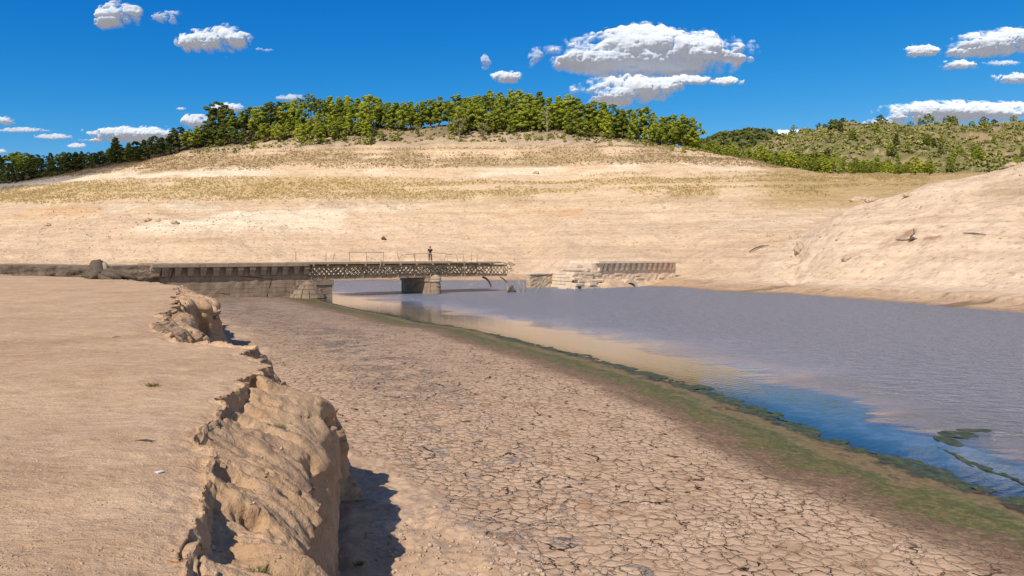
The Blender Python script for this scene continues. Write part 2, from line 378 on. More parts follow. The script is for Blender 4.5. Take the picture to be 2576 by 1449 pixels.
cw1 = t.rng(mask1, .35, .65, .014, .050)
c1 = t.math('SUBTRACT', 1., t.math('DIVIDE', e1, cw1), clamp=True)                  # the usual cracks
cw2 = t.rng(t.noise(oc, 1.7, 2, .5), .46, .66, .006, .062)
c2 = t.math('MULTIPLY', t.math('SUBTRACT', 1., t.math('DIVIDE', e2, cw2), clamp=True), t.rng(t.noise(oc, 2.4, 3, .6), .45, .55))                  # fewer, wider, darker
c3 = t.math('MULTIPLY', t.math('SUBTRACT', 1., t.math('DIVIDE', e3, .035), clamp=True), t.rng(mid, .5, .6))
dry = t.rng(sd, 2.2, 3.6)
base = t.ramp(mid, [(.28,(.43,.29,.185)),(.5,(.55,.38,.25)),(.72,(.66,.47,.32))])
base = t.mix(t.math('MULTIPLY', t.rng(t.noise(oc,2.1,5,.7,dist=.6), .50, .60), t.rng(big,.35,.6,.15,.85)), base, (.365,.22,.125))    # brown second skin
base = t.mix(t.math('MULTIPLY', t.rng(e1, .05, .16, 1, 0), .38), base, (.30,.19,.115))
base = t.mix(.35, base, t.ramp(fine, [(.3,(.7,.7,.7)),(.6,(1.08,1.08,1.08))]), 'MULTIPLY')
# grey dried weed in a strip along an old waterline
strip = t.math('MULTIPLY', t.rng(sd, 6.6, 8.6), t.rng(sd, 9.6, 12.2, 1, 0))
ws = t.math('MULTIPLY', strip, t.rng(t.noise(t.mapv(oc,(1,1,1)), 1.5, 7, .75, dist=1.2), .52, .62))
base = t.mix(t.math('MULTIPLY', ws, .8), base, t.ramp(fine, [(.38,(.05,.05,.052)),(.6,(.27,.25,.235))]))
sep = t.n('SeparateXYZ', None, {0: oc}); far_ = t.rng(sep.outputs[1], 38, 50)
st2 = t.math('MULTIPLY', t.math('MULTIPLY', t.rng(sd, 2.2, 3.2), t.rng(sd, 4.0, 5.4, 1, 0)), far_)
st2 = t.math('MULTIPLY', st2, t.rng(t.noise(oc, .9, 6, .75), .44, .56))
st3 = t.math('MULTIPLY', t.math('MULTIPLY', strip, t.rng(sep.outputs[1], 14, 34)), t.rng(t.noise(oc, .8, 7, .8), .45, .56))
base = t.mix(t.math('MULTIPLY', st2, .85), base, (.10,.075,.055)); base = t.mix(t.math('MULTIPLY', st3, .75), base, (.11,.095,.085))
base = t.mix(t.rng(sep.outputs[1], 18, 56, 0, .72), base, t.mix(t.rng(mid,.4,.6), (.25,.175,.13), (.36,.265,.195)))
crk = t.math('MAXIMUM', t.math('MULTIPLY', c1, t.rng(t.noise(oc,2.6,3,.6),.38,.6,.10,.8)), t.math('MAXIMUM', c2, t.math('MULTIPLY', c3, .35)))
talus = t.attr('talus'); ncr = t.math('MULTIPLY', dry, t.math('SUBTRACT', 1., talus))
crk = t.math('MULTIPLY', crk, ncr)
cc = t.ramp(t.math('MAXIMUM', c2, t.math('MULTIPLY', c1, t.rng(mask1,.4,.6,.35,.95))), [(.1,(.31,.185,.105)),(.5,(.17,.10,.06)),(.85,(.02,.013,.01))])
base = t.mix(t.rng(crk, .05, .45), base, cc)
# wet margin: moist brown -> green film -> tan film -> dark weed at the edge
gn = t.noise(t.mapv(oc,(1,1,1)), 1.1, 8, .78, dist=.6); sdj = t.math('ADD', sd, t.math('MULTIPLY', t.math('SUBTRACT', gn, .5), 4.2))
mar = t.ramp(t.math('DIVIDE', sdj, 4.2), [(0,(.045,.03,.012)),(.05,(.06,.055,.016)),(.11,(.17,.115,.045)),(.20,(.20,.14,.055)),(.27,(.10,.105,.026)),(.36,(.075,.085,.022)),(.42,(.17,.125,.05)),(.47,(.085,.10,.026)),(.56,(.15,.10,.055)),(.66,(.185,.12,.075)),(.80,(.24,.155,.10)),(.90,(.33,.22,.145)),(.98,(.47,.33,.22))])
mar = t.mix(t.math('MULTIPLY', t.rng(fine,.5,.62), t.rng(sd,1.2,3.,.25,.6)), mar, (.33,.225,.13))
mar = t.mix(.75, mar, t.ramp(t.noise(oc,6.5,8,.78), [(.3,(.4,.4,.4)),(.65,(1.45,1.45,1.4))]), 'MULTIPLY')
base = t.mix(t.rng(sd, 3.0, 4.3, 0, 1), mar, base)
base = t.mix(t.rng(sd, 0, -1.2), base, (.05,.055,.03))
hh = t.math('ADD', t.math('MULTIPLY', crk, -1.0), t.math('MULTIPLY', fine, .16))
hh = t.math('ADD', hh, t.math('ADD', t.math('MULTIPLY', t.rng(e1,0,.3), t.math('MULTIPLY', ncr, .30)), t.math('MULTIPLY', grit, .06)))
hh = t.math('ADD', hh, t.math('MULTIPLY', mid, .5))
M_MUD = t.done(t.pbr(base, t.rng(sd, .5, 3.5, .55, .95), t.bump(hh, .055, 1.), .25))
# ------------------------------------------------------------------ the terrace with its eroded cliff
# stations: E = edge of the flat top, L = outer lip (x, y, z), B = foot (x, y, z)
ST = [ ((4.5,-9),(6.,-9,2.3),(7.,-9,.9)),
 ((2.6,-2),(3.4,-1.6,2.3),(4.2,-1.2,.8)),
 ((1.2,1.2),(1.9,1.9,2.3),(2.5,2.5,.8)),
 ((-.4,2.4),(.35,2.9,2.35),(.6,3.1,.8)),
 ((-1.45,3.2),(-.72,3.35,2.38),(-.5,3.4,.8)),
 ((-1.75,3.9),(-1.0,3.95,2.36),(-.8,4.0,.8)),
 ((-1.95,4.6),(-1.2,4.65,2.34),(-1.0,4.7,.8)),
 ((-2.2,5.4),(-1.4,5.45,2.32),(-1.2,5.5,.8)),
 ((-2.62,6.3),(-1.62,6.35,2.27),(-1.42,6.4,.8)),
 ((-3.05,7.3),(-1.88,7.35,2.2),(-1.68,7.4,.8)),
 ((-3.3,8.4),(-2.16,8.45,2.15),(-1.95,8.55,.75)),
 ((-3.62,9.6),(-2.46,9.65,2.15),(-2.26,9.8,.72)),
 ((-3.74,10.2),(-2.70,10.6,2.2),(-2.48,10.8,.7)),
 ((-3.82,10.8),(-2.95,11.5,2.24),(-2.74,11.7,.65)),
 ((-3.88,11.2),(-3.08,12.0,2.2),(-2.9,12.05,.62)),
 ((-3.93,11.5),(-2.90,12.35,2.06),(-2.64,12.4,.6)),
 ((-3.98,11.8),(-3.04,12.95,2.0),(-2.80,13.05,.6)),
 ((-4.03,12.0),(-3.55,13.2,2.1),(-3.25,13.5,.6)),
 ((-4.07,12.2),(-3.95,13.5,2.1),(-3.65,14.1,.6)),
 ((-4.3,12.9),(-4.2,13.8,2.2),(-3.9,14.5,.6)),
 ((-4.8,13.7),(-4.6,14.3,2.4),(-4.3,15.1,.6)),
 ((-5.6,14.4),(-5.45,15.0,2.3),(-5.2,16.0,.8)),
 ((-6.7,15.0),(-6.5,15.6,2.2),(-6.1,16.8,1.1)),
 ((-7.9,17.0),(-7.4,17.5,2.2),(-6.9,18.2,1.2)),
 ((-9.25,20.0),(-8.7,20.2,2.2),(-8.1,20.5,1.2)),
 ((-10.7,23.6),(-10.2,23.8,2.3),(-9.6,24.0,1.2)),
 ((-12.2,27.3),(-11.7,27.0,2.5),(-10.8,26.7,1.25)),
 ((-13.3,29.8),(-12.6,29.2,2.6),(-11.3,28.2,1.1)),
 ((-13.8,31.4),(-12.05,30.6,2.35),(-11.1,30.3,.7)),
 ((-15.6,35.0),(-13.7,34.2,2.3),(-12.8,34.6,.5)),
 ((-18.2,41.0),(-17.0,41.6,2.3),(-16.2,42.2,.5)),
 ((-21.6,45.2),(-20.6,46.6,2.3),(-20,48,.5)),
 ((-29.5,54.0),(-28.8,56.0,2.4),(-28,58,.6)),
 ((-42,60.0),(-41.5,61.5,2.5),(-41,63,.9)),
 ((-85,68.0),(-85,70,2.6),(-85,72,1.2)) ]
P = np.array([[e[0],e[1],2.9,*l,*b] for e,l,b in ST], float)
Lc = np.concatenate([[0], np.cumsum(np.hypot(np.diff(P[:,0]), np.diff(P[:,1])))])
def crom(s):
    i = np.clip(np.searchsorted(Lc, s, 'right')-1, 0, len(Lc)-2); t = ((s-Lc[i])/(Lc[i+1]-Lc[i]))[:,None]
    p0 = P[np.maximum(i-1,0)]; p1 = P[i]; p2 = P[i+1]; p3 = P[np.minimum(i+2,len(P)-1)]
    d = (Lc[i+1]-Lc[i])[:,None]; dm = np.maximum((Lc[i]-Lc[np.maximum(i-1,0)])[:,None], 1e-3); dp = np.maximum((Lc[np.minimum(i+2,len(P)-1)]-Lc[i+1])[:,None], 1e-3)
    m1 = np.where(i[:,None] > 0, ((p1-p0)/dm*d+(p2-p1))/2, p2-p1); m2 = np.where(i[:,None] < len(P)-2, ((p3-p2)/dp*d+(p2-p1))/2, p2-p1)
    return (2*t**3-3*t**2+1)*p1+(t**3-2*t**2+t)*m1+(-2*t**3+3*t**2)*p2+(t**3-t**2)*m2
ss = [0.]
while ss[-1] < Lc[-1]:
    y_ = np.interp(ss[-1], Lc, P[:,1]); ss.append(ss[-1]+max(.018, .0036*abs(y_)) if y_ > 2 else ss[-1]+.12)
ss = np.array(ss[:-1]); Q = crom(ss); ns = len(ss)
for i in range(1, ns): Q[i,1] = max(Q[i,1], Q[i-1,1]+.0015)
Ysm = Q[:,1].copy()
# ragged edge: the same lobes shift the lip and the edge a little
yk = np.clip(Q[:,1], 2, 60)
out = Q[:,3:5]-Q[:,0:2]; out /= np.linalg.norm(out, axis=1)[:,None]+1e-9
def along(fr, sd_, o=3): return fbm(ss*fr, ss*0+sd_, 0*ss, o)
ed = along(.9, 1.5)*.16+along(3.2, 7.7)*.06
ed *= np.clip(yk/6., .6, 2.4)
lp = along(1.3, 3.1)*.13+along(4.5, 9.2, 2)*.045; lp *= np.clip(yk/8, .7, 2.5)
tyy = np.clip(np.gradient(Ysm)/np.gradient(ss),0,1); Q[:,0] += ed*tyy**2; Q[:,3:5] += out*lp[:,None]; Q[:,6:8] += out*(along(1.1,5.5)*.15)[:,None]
gsn = lambda c, w_: np.exp(-((Ysm-c)/w_)**2)
scarp = np.clip(.04+.22*along(1.4, 12.1, 3)+.42*gsn(5.1,.55)+.36*gsn(7.0,.30)+.30*gsn(9.1,.5)+.35*gsn(12.1,.5)+.25*gsn(3.8,.4), .015, .55)*np.clip(yk/7,.9,1.5)
cols_p, kinds = [], []
nP = 190
offs = np.concatenate([[0], np.geomspace(.00012, 1., nP-1)])
xl = -110.
rowsV = []; W = []   # W: displacement weight, plateau flag
for g in offs[::-1]:
    dist = g*(Q[:,0]-xl)
    rowsV.append(np.stack([Q[:,0]-dist, Ysm+(Q[:,1]-Ysm)*np.exp(-dist/(.12*yk+.3)), np.full(ns, 2.9)], 1)); W.append((0., 1.))
E3 = Q[:,0:3]; L3 = Q[:,3:6]; B3 = Q[:,6:9]
hE = np.minimum(scarp, (2.9-L3[:,2])*.9)
S3 = E3+np.concatenate([out*.05, -hE[:,None]], 1)
for t_ in np.linspace(.08, 1, 14):                      # small scarp under the edge
    rowsV.append(E3+(S3-E3)*t_); W.append((.35, 0.))
for t_ in np.linspace(.025, 1, 48):                     # sloping bench
    p = S3+(L3-S3)*t_; p[:,2] += .10*np.sin(t_*math.pi)*t_*1.4; rowsV.append(p); W.append((.6+.3*t_, 0.))
for t_ in np.linspace(.0125, 1, 84):                    # face: steep, slightly overhanging, flaring at the foot
    p = L3.copy(); w_ = t_**2.6; p[:,:2] += (B3-L3)[:,:2]*w_; p[:,2] += (B3-L3)[:,2]*t_
    rowsV.append(p); W.append((1., 0.))
toe = .45+.45*sstep(9,10.5,Q[:,1])*(1-sstep(13,15,Q[:,1]))+.35*(Q[:,1]<9.5)
for t_ in np.linspace(.05, 1, 26):                      # fallen soil at the foot, sinking below the mud
    p = B3.copy(); p[:,:2] += out*(t_*1.0*toe*2.6)[:,None]; p[:,2] -= (B3[:,2]-.25)*t_*1.15
    rowsV.append(p); W.append((.45*(1-t_)+.12, 0.))
V = np.stack(rowsV, 1)                                  # stations x columns x 3
Wt = np.array(W)[None,:,:]*np.ones((ns,1,1))
X_, Y_, Z_ = V[...,0], V[...,1], V[...,2]
du = np.gradient(V, axis=0); dv = np.gradient(V, axis=1); Nn = np.cross(dv, du); Nn /= np.linalg.norm(Nn, axis=2, keepdims=True)+1e-9
Nn *= np.sign(Nn[...,2:3]+1e-6+.0) if False else 1.
o2 = np.concatenate([out, np.zeros((ns,1))], 1)[:,None,:]
flip = np.sign((Nn*(o2+np.array([0,0,1.]))).sum(-1, keepdims=True)); Nn *= flip
wd = Wt[...,0]
bench = (wd > .3)&(wd < .95); face = 1.*(wd >= .95)
scl = np.clip(yk/9., .75, 2.6); phi = np.concatenate([[0], np.cumsum(np.diff(ss)/scl[1:])])
PH = phi[:,None]+0*X_; TV = np.arange(X_.shape[1])[None,:]/60.+0*X_          # along the edge, down the slope
wp_ = .18*fbm(X_*.9, Y_*.9, Z_, 3)
r1_ = np.abs(vnoise(PH*1.25+wp_, TV*.45, 3.3)); r2_ = np.abs(vnoise(PH*3.4+wp_*2, TV*.8, 7.1)); r3_ = np.abs(vnoise(PH*8.5+wp_*3, TV*1.5, 1.7)); r4_ = np.abs(vnoise(PH*19., TV*3.5, 4.4))
fineN = fbm(X_*10, Y_*10, Z_*8, 4, .6)
lump = fbm(X_*1.1, Y_*1.1, Z_*1.1, 3, .5)
cave = np.clip(fbm(X_*1.2+5, Y_*1.2, Z_*.7, 2)-.50, 0, 1)
wdn = np.clip((wd-.35)/.55, 0, 1)                                            # rills deepen down the slope
disp = np.where(bench|(wd >= .95), (r1_*.34-.13)*wdn**1.2+(r2_*.15-.05)*(.25+.75*wdn)+(r3_-.2)*.06*(.5+.5*wdn)+r4_*.02+lump*.05*wdn+fineN*.02-cave*.35*face, 0)
cr_ = np.clip(.07-np.abs(vnoise(PH*1.9+wp_*2.5, TV*.8+3, 9.9)), 0, 1)*5.0*np.clip(fbm(X_*1.1, Y_*1.1, Z_*.6+4, 2)*1.8+.35, 0, 1)
cr_ += np.clip(.05-np.abs(vnoise(PH*4.6+wp_*4, TV*1.6+8, 2.2)), 0, 1)*2.8*np.clip(fbm(X_*2.1, Y_*2.1, Z_+14, 2)*2+.2, 0, 1)
disp -= np.where(bench|(wd >= .95), cr_*(.35+.65*wdn), 0)
disp *= np.clip(scl, .8, 1.7)[:,None]
disp = disp+bench*(fbm(X_*3.,Y_*3.,Z_,3)*.02+fbm(X_*24,Y_*24,Z_*24,2)*.008)
PITS = [(602,1045,.13,.16,.24),(640,1290,.10,.10,.14),(585,1195,.16,.13,.24),(700,975,.2,.3,.22)]
_sx = CX+X_/np.maximum(Y_,.1)*F; _sy = HY-(Z_-CZ)/np.maximum(Y_,.1)*F
for (px_, py_, ra, rb, dp_) in PITS:
    dd = (_sx-px_)**2+(_sy-py_)**2+1e9*(Y_ < 2)+1e9*(~bench); i0_ = np.unravel_index(np.argmin(dd), dd.shape); cxx, cyy = X_[i0_], Y_[i0_]
    rr = ((X_-cxx)/ra)**2+((Y_-cyy)/rb)**2+1.1*fbm(X_*6,Y_*6,0*X_,4); disp = disp-np.where(bench, dp_*np.clip(1-rr, 0, 1)**.3, 0)
toe_ = (wd < .3)|((wd < .58)&(Z_ < 1.2)&(Wt[...,1] < .5)); disp = np.where(toe_&(Wt[...,1]<.5), .05*fbm(X_*2.5,Y_*2.5,Z_,4)+.02*fineN, disp)
# holes in the outermost pillar
for (hx, hy, hz_, r, dpt) in ((-2.93,12.05,1.22,.17,.38),(-2.80,12.25,.98,.09,.22),(-2.6,9.9,1.3,.12,.2)):
    rr = np.sqrt((X_-hx)**2+(Y_-hy)**2+((Z_-hz_)*.8)**2); disp = disp-dpt*np.clip(1-(rr/r)**2, 0, 1)**.5*(rr < r)
flat = Wt[...,1]; flat_ = flat
sc_ = np.clip(np.abs(Y_)/10, 1, 3)
V = V+Nn*(disp*(1-flat_))[...,None]
dE = np.abs(X_-Q[:,0][:,None]); nm_ = (dE < 4.)&(flat > .5); xa_, ya_ = X_[nm_], Y_[nm_]; bb = np.full(xa_.shape, 1e9)
for k in range(0, ns, 3): bb = np.minimum(bb, (xa_-Q[k,0])**2+(ya_-Q[k,1])**2)
dE[nm_] = np.minimum(np.sqrt(bb), 4.)
roll = sstep(.0, .5, dE)
V[...,2] += flat*(.05*fbm(X_*.35, Y_*.35, 50, 4)*roll+.012*fbm(X_*2.6, Y_*2.6, 51, 4)+.0045*fbm(X_*11, Y_*11, 52, 3)-.06*np.exp(-dE/.22))
V[...,2] += flat*sstep(25,60,Y_)*.04
crag = np.clip(1-dE/.25, 0, 1)*flat
V[...,2] += crag*.03*fbm(X_*7, Y_*7, 53, 3)
t = NT('terrace_soil'); oc = t.coord()
a1 = t.noise(oc, .8, 6, .65); a2 = t.noise(oc, 6., 6, .7); a3 = t.noise(oc, 38., 4, .75); a4 = t.noise(t.mapv(oc,(1,2.2,1)), 2.2, 5, .7, dist=.5)
fl = t.attr('flat')
bc = t.ramp(a1, [(.28,(.46,.30,.185)),(.5,(.54,.37,.235)),(.72,(.60,.425,.28))])
bc = t.mix(t.math('MULTIPLY', t.rng(a4, .52, .66), .6), bc, (.62,.45,.31)); bc = t.mix(t.math('MULTIPLY', t.rng(a4, .46, .34), .5), bc, (.40,.26,.165))
cl = t.ramp(t.noise(oc, 1.6, 6, .7), [(.28,(.40,.25,.145)),(.5,(.51,.34,.21)),(.75,(.59,.41,.265))])
bc = t.mix(fl, cl, bc)
bc = t.mix(t.math('MULTIPLY', fl, .55), bc, t.ramp(t.noise(oc, .28, 5, .6, dist=.5), [(.35,(.84,.80,.77)),(.5,(1,1,1)),(.68,(1.14,1.13,1.13))]), 'MULTIPLY')
bc = t.mix(.45, bc, t.ramp(a2, [(.3,(.66,.62,.58)),(.5,(1,1,1)),(.7,(1.12,1.12,1.1))]), 'MULTIPLY')
bc = t.mix(.4, bc, t.ramp(a3, [(.3,(.6,.58,.55)),(.5,(1,1,1)),(.75,(1.2,1.2,1.2))]), 'MULTIPLY')
vv = t.n('TexVoronoi', 'Distance', {'Vector': oc, 'Scale': 21., 'Randomness': 1.}); peb = t.math('MULTIPLY', t.rng(vv, .10, .22, 1, 0), t.rng(a2, .52, .62))
bc = t.mix(t.math('MULTIPLY', peb, .6), bc, (.60,.46,.34))
hc = t.math('ADD', t.math('MULTIPLY', a2, .9), t.math('ADD', t.math('MULTIPLY', a3, .28), t.math('MULTIPLY', peb, .25)))
hc = t.math('ADD', hc, t.math('MULTIPLY', a4, .8))
M_TER = t.done(t.pbr(bc, .95, t.bump(hc, .045, 1.), .1))
ter = mesh_np('terrace', V.reshape(-1,3), grid_faces(*V.shape[:2], flip=False), M_TER, smooth=True, attrs={'flat': flat.ravel()})
tag(ter, kind='structure')
TERV = V
# talus weight on the mud
Bx, By = B3[:,0], B3[:,1]
def foot_dist(X, Y):
    best = np.full(X.shape, 1e9)
    for k in range(0, ns-1, 6):
        best = np.minimum(best, (X-Bx[k])**2+(Y-By[k])**2)
    return np.sqrt(best)
FD = foot_dist(MX, MY)
tal = 1-sstep(.9, 2.1, FD+.35*fbm(MX*1.2, MY*1.2, 60, 3))
near = np.exp(-((MX+1.1)**2/2.2+(MY-9.6)**2/3.0)); tal = np.clip(tal+1.2*near*(MX < 0.4), 0, 1)
MZ = MZ+tal*(.08+.06*fbm(MX*1.4, MY*1.4, 61, 3)+.022*fbm(MX*9, MY*9, 62, 4,.7))+.14*near*(1-sstep(-.4,.8,MX))
inT = MX < np.interp(MY, Q[:,1], Q[:,0])-.6
MZ = np.where(inT, MZ-.6, MZ)
mud = mesh_np('mud_flat', np.stack([MX,MY,MZ],-1).reshape(-1,3), grid_faces(*MX.shape), M_MUD, smooth=True, attrs={'shore': SDw.ravel(), 'talus': tal.ravel()})
tag(mud, kind='structure')

# ------------------------------------------------------------------ water: one sheet, calm strip along the near shore
wx = np.arange(-.9, 1.5, .01); wy = 4*np.exp(np.arange(0, 200)*np.log(170/4)/199.)
WU, WYy = np.meshgrid(wx, wy); WXx = WU*WYy
sdw = -shore_dist(WXx, WYy)
t = NT('reservoir_water'); oc = t.coord(); off = t.attr('offshore')
sep = t.n('SeparateXYZ', None, {0: oc})
lim = t.math('ADD', off, t.math('MULTIPLY', t.math('SUBTRACT', t.noise(t.mapv(oc,(.09,.16,1)), 1., 4, .6), .5), 9.))
rough_zone = t.rng(lim, t.rng(sep.outputs[1], 18, 40, 2.2, 4.5), t.rng(sep.outputs[1], 18, 40, 7.5, 13.))
r1 = t.n('TexNoise', 0, {'Vector': t.mapv(oc,(1,1.6,1),rot=(0,0,.35)), 'Scale': 1.5, 'Detail': 5., 'Roughness': .62, 'Distortion': .5})
r2 = t.n('TexNoise', 0, {'Vector': t.mapv(oc,(1,1.4,1),rot=(0,0,-.3)), 'Scale': 7.5, 'Detail': 3., 'Roughness': .6})
r3 = t.n('TexNoise', 0, {'Vector': oc, 'Scale': .55, 'Detail': 2.})
calm = t.n('TexWave', 'Fac', {'Vector': t.mapv(oc,(1,1,1),rot=(0,0,.9)), 'Scale': 1.2, 'Distortion': 4., 'Detail': 2.})
hw = t.math('ADD', t.math('MULTIPLY', t.math('ADD', r1, t.math('MULTIPLY', r2, .33)), t.math('ADD', t.math('MULTIPLY', rough_zone, 1.0), .005)), t.math('MULTIPLY', calm, .0015))
nrm = t.bump(hw, .75, 1.)
murk_reflect = t.mix(t.rng(off, 0, 9.), t.mix(t.rng(sep.outputs[1],20,34), (.045,.06,.055), (.20,.145,.055)), (.23,.265,.34))  # murky water, with tan hill and blue sky reflections painted in
murk_reflect = t.mix(t.rng(r1,.45,.60,0,.5), murk_reflect, (.13,.17,.26))  # painted sky blue varies with the ripples
murk_reflect = t.mix(t.math('MULTIPLY', t.rng(r2,.50,.62), t.rng(off, 4., 12., 0, .75)), murk_reflect, (.40,.37,.37))  # pale flecks painted in as ripple highlights
dif = t.n('BsdfDiffuse', 0, {'Color': murk_reflect, 'Normal': nrm}); gl = t.n('BsdfGlossy', 0, {'Color': (.96,.96,1,1), 'Roughness': t.math('ADD', t.math('MULTIPLY', rough_zone, .16), .02), 'Normal': nrm})
fr = t.n('Fresnel', 0, {'IOR': 1.34, 'Normal': nrm})
fr = t.math('ADD', t.math('MULTIPLY', fr, 1.0), .05, clamp=True)
tr = t.n('BsdfTransparent', 0, {'Color': (.75,.72,.5,1)})
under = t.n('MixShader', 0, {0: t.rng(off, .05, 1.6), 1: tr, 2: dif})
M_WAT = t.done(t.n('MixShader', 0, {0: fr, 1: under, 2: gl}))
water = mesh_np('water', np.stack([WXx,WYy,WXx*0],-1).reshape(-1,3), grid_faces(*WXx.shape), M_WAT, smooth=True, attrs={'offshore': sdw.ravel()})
tag(water, kind='structure')
# weed mats floating along the edge, cut out of a fine grid
def weed(name, cx_, f, z=.012, mat=None):
    pass
gx = np.arange(-19, 16, .045); 
def weed_patch(xa, xb, ya, yb, step, cond):
    gx = np.arange(xa, xb, step); gy = np.arange(ya, yb, step*1.0); A, B = np.meshgrid(gx, gy)
    D = -shore_dist(A, B); z = .012+.012*fbm(A*6,B*6,70,2); keep = cond(A, B, D)
    f = grid_faces(*A.shape); kf = (keep[:-1,:-1]&keep[:-1,1:]&keep[1:,1:]&keep[1:,:-1]).ravel()
    f = f[kf]; used = np.unique(f); re = np.full(A.size, -1); re[used] = np.arange(len(used))
    return np.stack([A,B,z],-1).reshape(-1,3)[used], re[f]
t = NT('water_weed'); oc = t.coord(); n_ = t.noise(oc, 4, 6, .75)
cw_ = t.ramp(n_, [(.3,(.018,.022,.010)),(.5,(.05,.065,.02)),(.68,(.115,.13,.035)),(.8,(.16,.14,.05))])
M_WEED = t.done(t.pbr(cw_, .5, t.bump(n_, .03), .35))
vs, fs, off_ = [], [], 0
def cond1(A, B, D):
    wd_ = np.interp(B, [8,12,16,20,27,34,50], [1.3,.9,.6,.5,.5,.45,.4])
    return (D > -.45)&(D < wd_*(.95+.75*fbm(A*.9,B*.9,72,3)))&(fbm(A*2.2,B*1.8,71,5,.6) > -.55+.35*sstep(.2,.9,D/np.maximum(wd_,.1)))
for (xa,xb,ya,yb,sp) in ((5,13,9,28,.035),(-3,7,28,44,.07),(-13,-3,44,62,.12)):
    v_, f_ = weed_patch(xa,xb,ya,yb,sp,cond1)
    vs.append(v_); fs.append(f_+off_); off_ += len(v_)
tag(mesh_np('waterline_weed', np.concatenate(vs), np.concatenate(fs), M_WEED, smooth=True), 'dark green water weed matted along the near waterline', 'water weed', kind='stuff')
def px2w(x, y, z=0.): Y = F*(CZ-z)/(y-HY); return (x-CX)/F*Y, Y
def cond2(A, B, D):
    k = np.zeros(A.shape)
    for (x,y,a,b) in ((2412,1094,.55,.45),(2450,1083,.50,.2),(2385,1110,.26,.55)):
        cx_, cy_ = px2w(x,y); k = np.maximum(k, 1-((A-cx_)/a)**2-((B-cy_)/b)**2)
    return (k > 0)&(k+.40*fbm(A*2.5,B*2.2,74,4,.6) > .12)
v_, f_ = weed_patch(8.5,15,16,23,.035,cond2)
tag(mesh_np('weed_mat', v_, f_, M_WEED, smooth=True), 'bright green floating weed mat out on the water at the right', 'water weed', kind='stuff')
def cond3(A, B, D):
    pts = [px2w(x,y) for x,y in ((2365,1125),(2430,1160),(2500,1185),(2575,1215),(2650,1240))]
    k = np.full(A.shape, 9.)
    for (a,b) in zip(pts[:-1],pts[1:]):
        a = np.array(a); b = np.array(b); d = b-a; tt = np.clip(((A-a[0])*d[0]+(B-a[1])*d[1])/(d@d),0,1); k = np.minimum(k, np.hypot(A-a[0]-tt*d[0], B-a[1]-tt*d[1]))
    return (k < .13+.12*fbm(A*1.3,B*1.3,76,3))&(fbm(A*3,B*3,77,3) > -.35)
v_, f_ = weed_patch(9,14,14,19.5,.03,cond3)
tag(mesh_np('weed_string', v_, f_, M_WEED, smooth=True), 'thin string of weed trailing from the floating mat to the right edge', 'water weed')
# ------------------------------------------------------------------ stone and iron
def stone_mat(name, c0, c1, c2, scale=1., brick=None, bumpd=.03, rough=.93):
    t = NT(name); oc = t.coord(); a = t.noise(oc, 1.1*scale, 6, .65); b = t.noise(oc, 7*scale, 5, .7); st = t.noise(t.mapv(oc,(1.5,1.5,.18)), 1.6, 5, .65)
    c = t.ramp(a, [(.28,c0),(.5,c1),(.74,c2)])
    c = t.mix(.45, c, t.ramp(st, [(.32,(.6,.56,.5)),(.5,(1,1,1)),(.75,(1.15,1.13,1.1))]), 'MULTIPLY')
    c = t.mix(.4, c, t.ramp(b, [(.3,(.65,.62,.6)),(.5,(1,1,1)),(.75,(1.15,1.15,1.15))]), 'MULTIPLY')
    h = t.math('ADD', t.math('MULTIPLY', a, .6), t.math('MULTIPLY', b, .4))
    if brick:
        sx = t.n('SeparateXYZ', None, {0: oc}); wv_ = t.noise(oc, .7, 3, .5)
        u = t.n('CombineXYZ', 0, {0: t.math('ADD', sx.outputs[0], t.math('MULTIPLY', wv_, .25)), 1: t.math('ADD', sx.outputs[2], t.math('MULTIPLY', wv_, .18)), 2: 0.})
        bk = t.n('TexBrick', 'Fac', {'Vector': u, 'Scale': 1., 'Mortar Size': .014, 'Mortar Smooth': .3, 'Brick Width': brick[0], 'Row Height': brick[1], 'Bias': 0.})
        vis = t.rng(t.noise(oc, .45, 4, .6), .38, .6, .15, 1.); k = t.math('MULTIPLY', bk, vis)
        c = t.mix(t.math('MULTIPLY', k, .45), c, (.20,.13,.08)); h = t.math('SUBTRACT', h, k)
        dm = t.n('TexVoronoi', 'Distance', {'Vector': t.mapv(oc,(.16,.16,.25)), 'Scale': 1.}, feature='DISTANCE_TO_EDGE')
        dmk = t.math('MULTIPLY', t.math('SUBTRACT', 1., t.math('DIVIDE', dm, .012), clamp=True), t.rng(t.noise(oc,.35,2),.5,.58)); c = t.mix(dmk, c, (.05,.035,.025)); h = t.math('SUBTRACT', h, dmk)
    return t.done(t.pbr(c, rough, t.bump(h, bumpd, 1.), .15))
M_WALL = stone_mat('silted_masonry', (.25,.18,.125), (.35,.26,.185), (.43,.33,.24), 1., (.95,.42), .05)
M_COPE = stone_mat('coping_stone', (.30,.225,.16), (.39,.30,.22), (.47,.37,.28), 1.5)
M_CUT = stone_mat('dressed_stone', (.23,.17,.12), (.32,.24,.175), (.40,.31,.225), 1.2, (.8,.46), .04)
M_PALE = stone_mat('bleached_masonry', (.58,.45,.335), (.68,.545,.415), (.76,.63,.49), 1.3, None, .10)
M_PALEC = stone_mat('bleached_coping', (.64,.51,.39), (.72,.59,.46), (.78,.66,.54), 1.5)
M_RUB = stone_mat('rubble_masonry', (.46,.34,.24), (.6,.47,.34), (.7,.56,.42), 3.5, (.34,.22), .16)
M_IRON = stone_mat('silt_coated_iron', (.26,.18,.115), (.40,.295,.20), (.50,.38,.27), 2.)
M_DECK = stone_mat('dusty_deck', (.36,.27,.19), (.45,.345,.25), (.52,.41,.30), 1.)
t = NT('arch_shade_paint'); M_DARK = t.done(t.pbr((.03,.024,.018), 1.))  # near-black colour standing for the shade under the arch
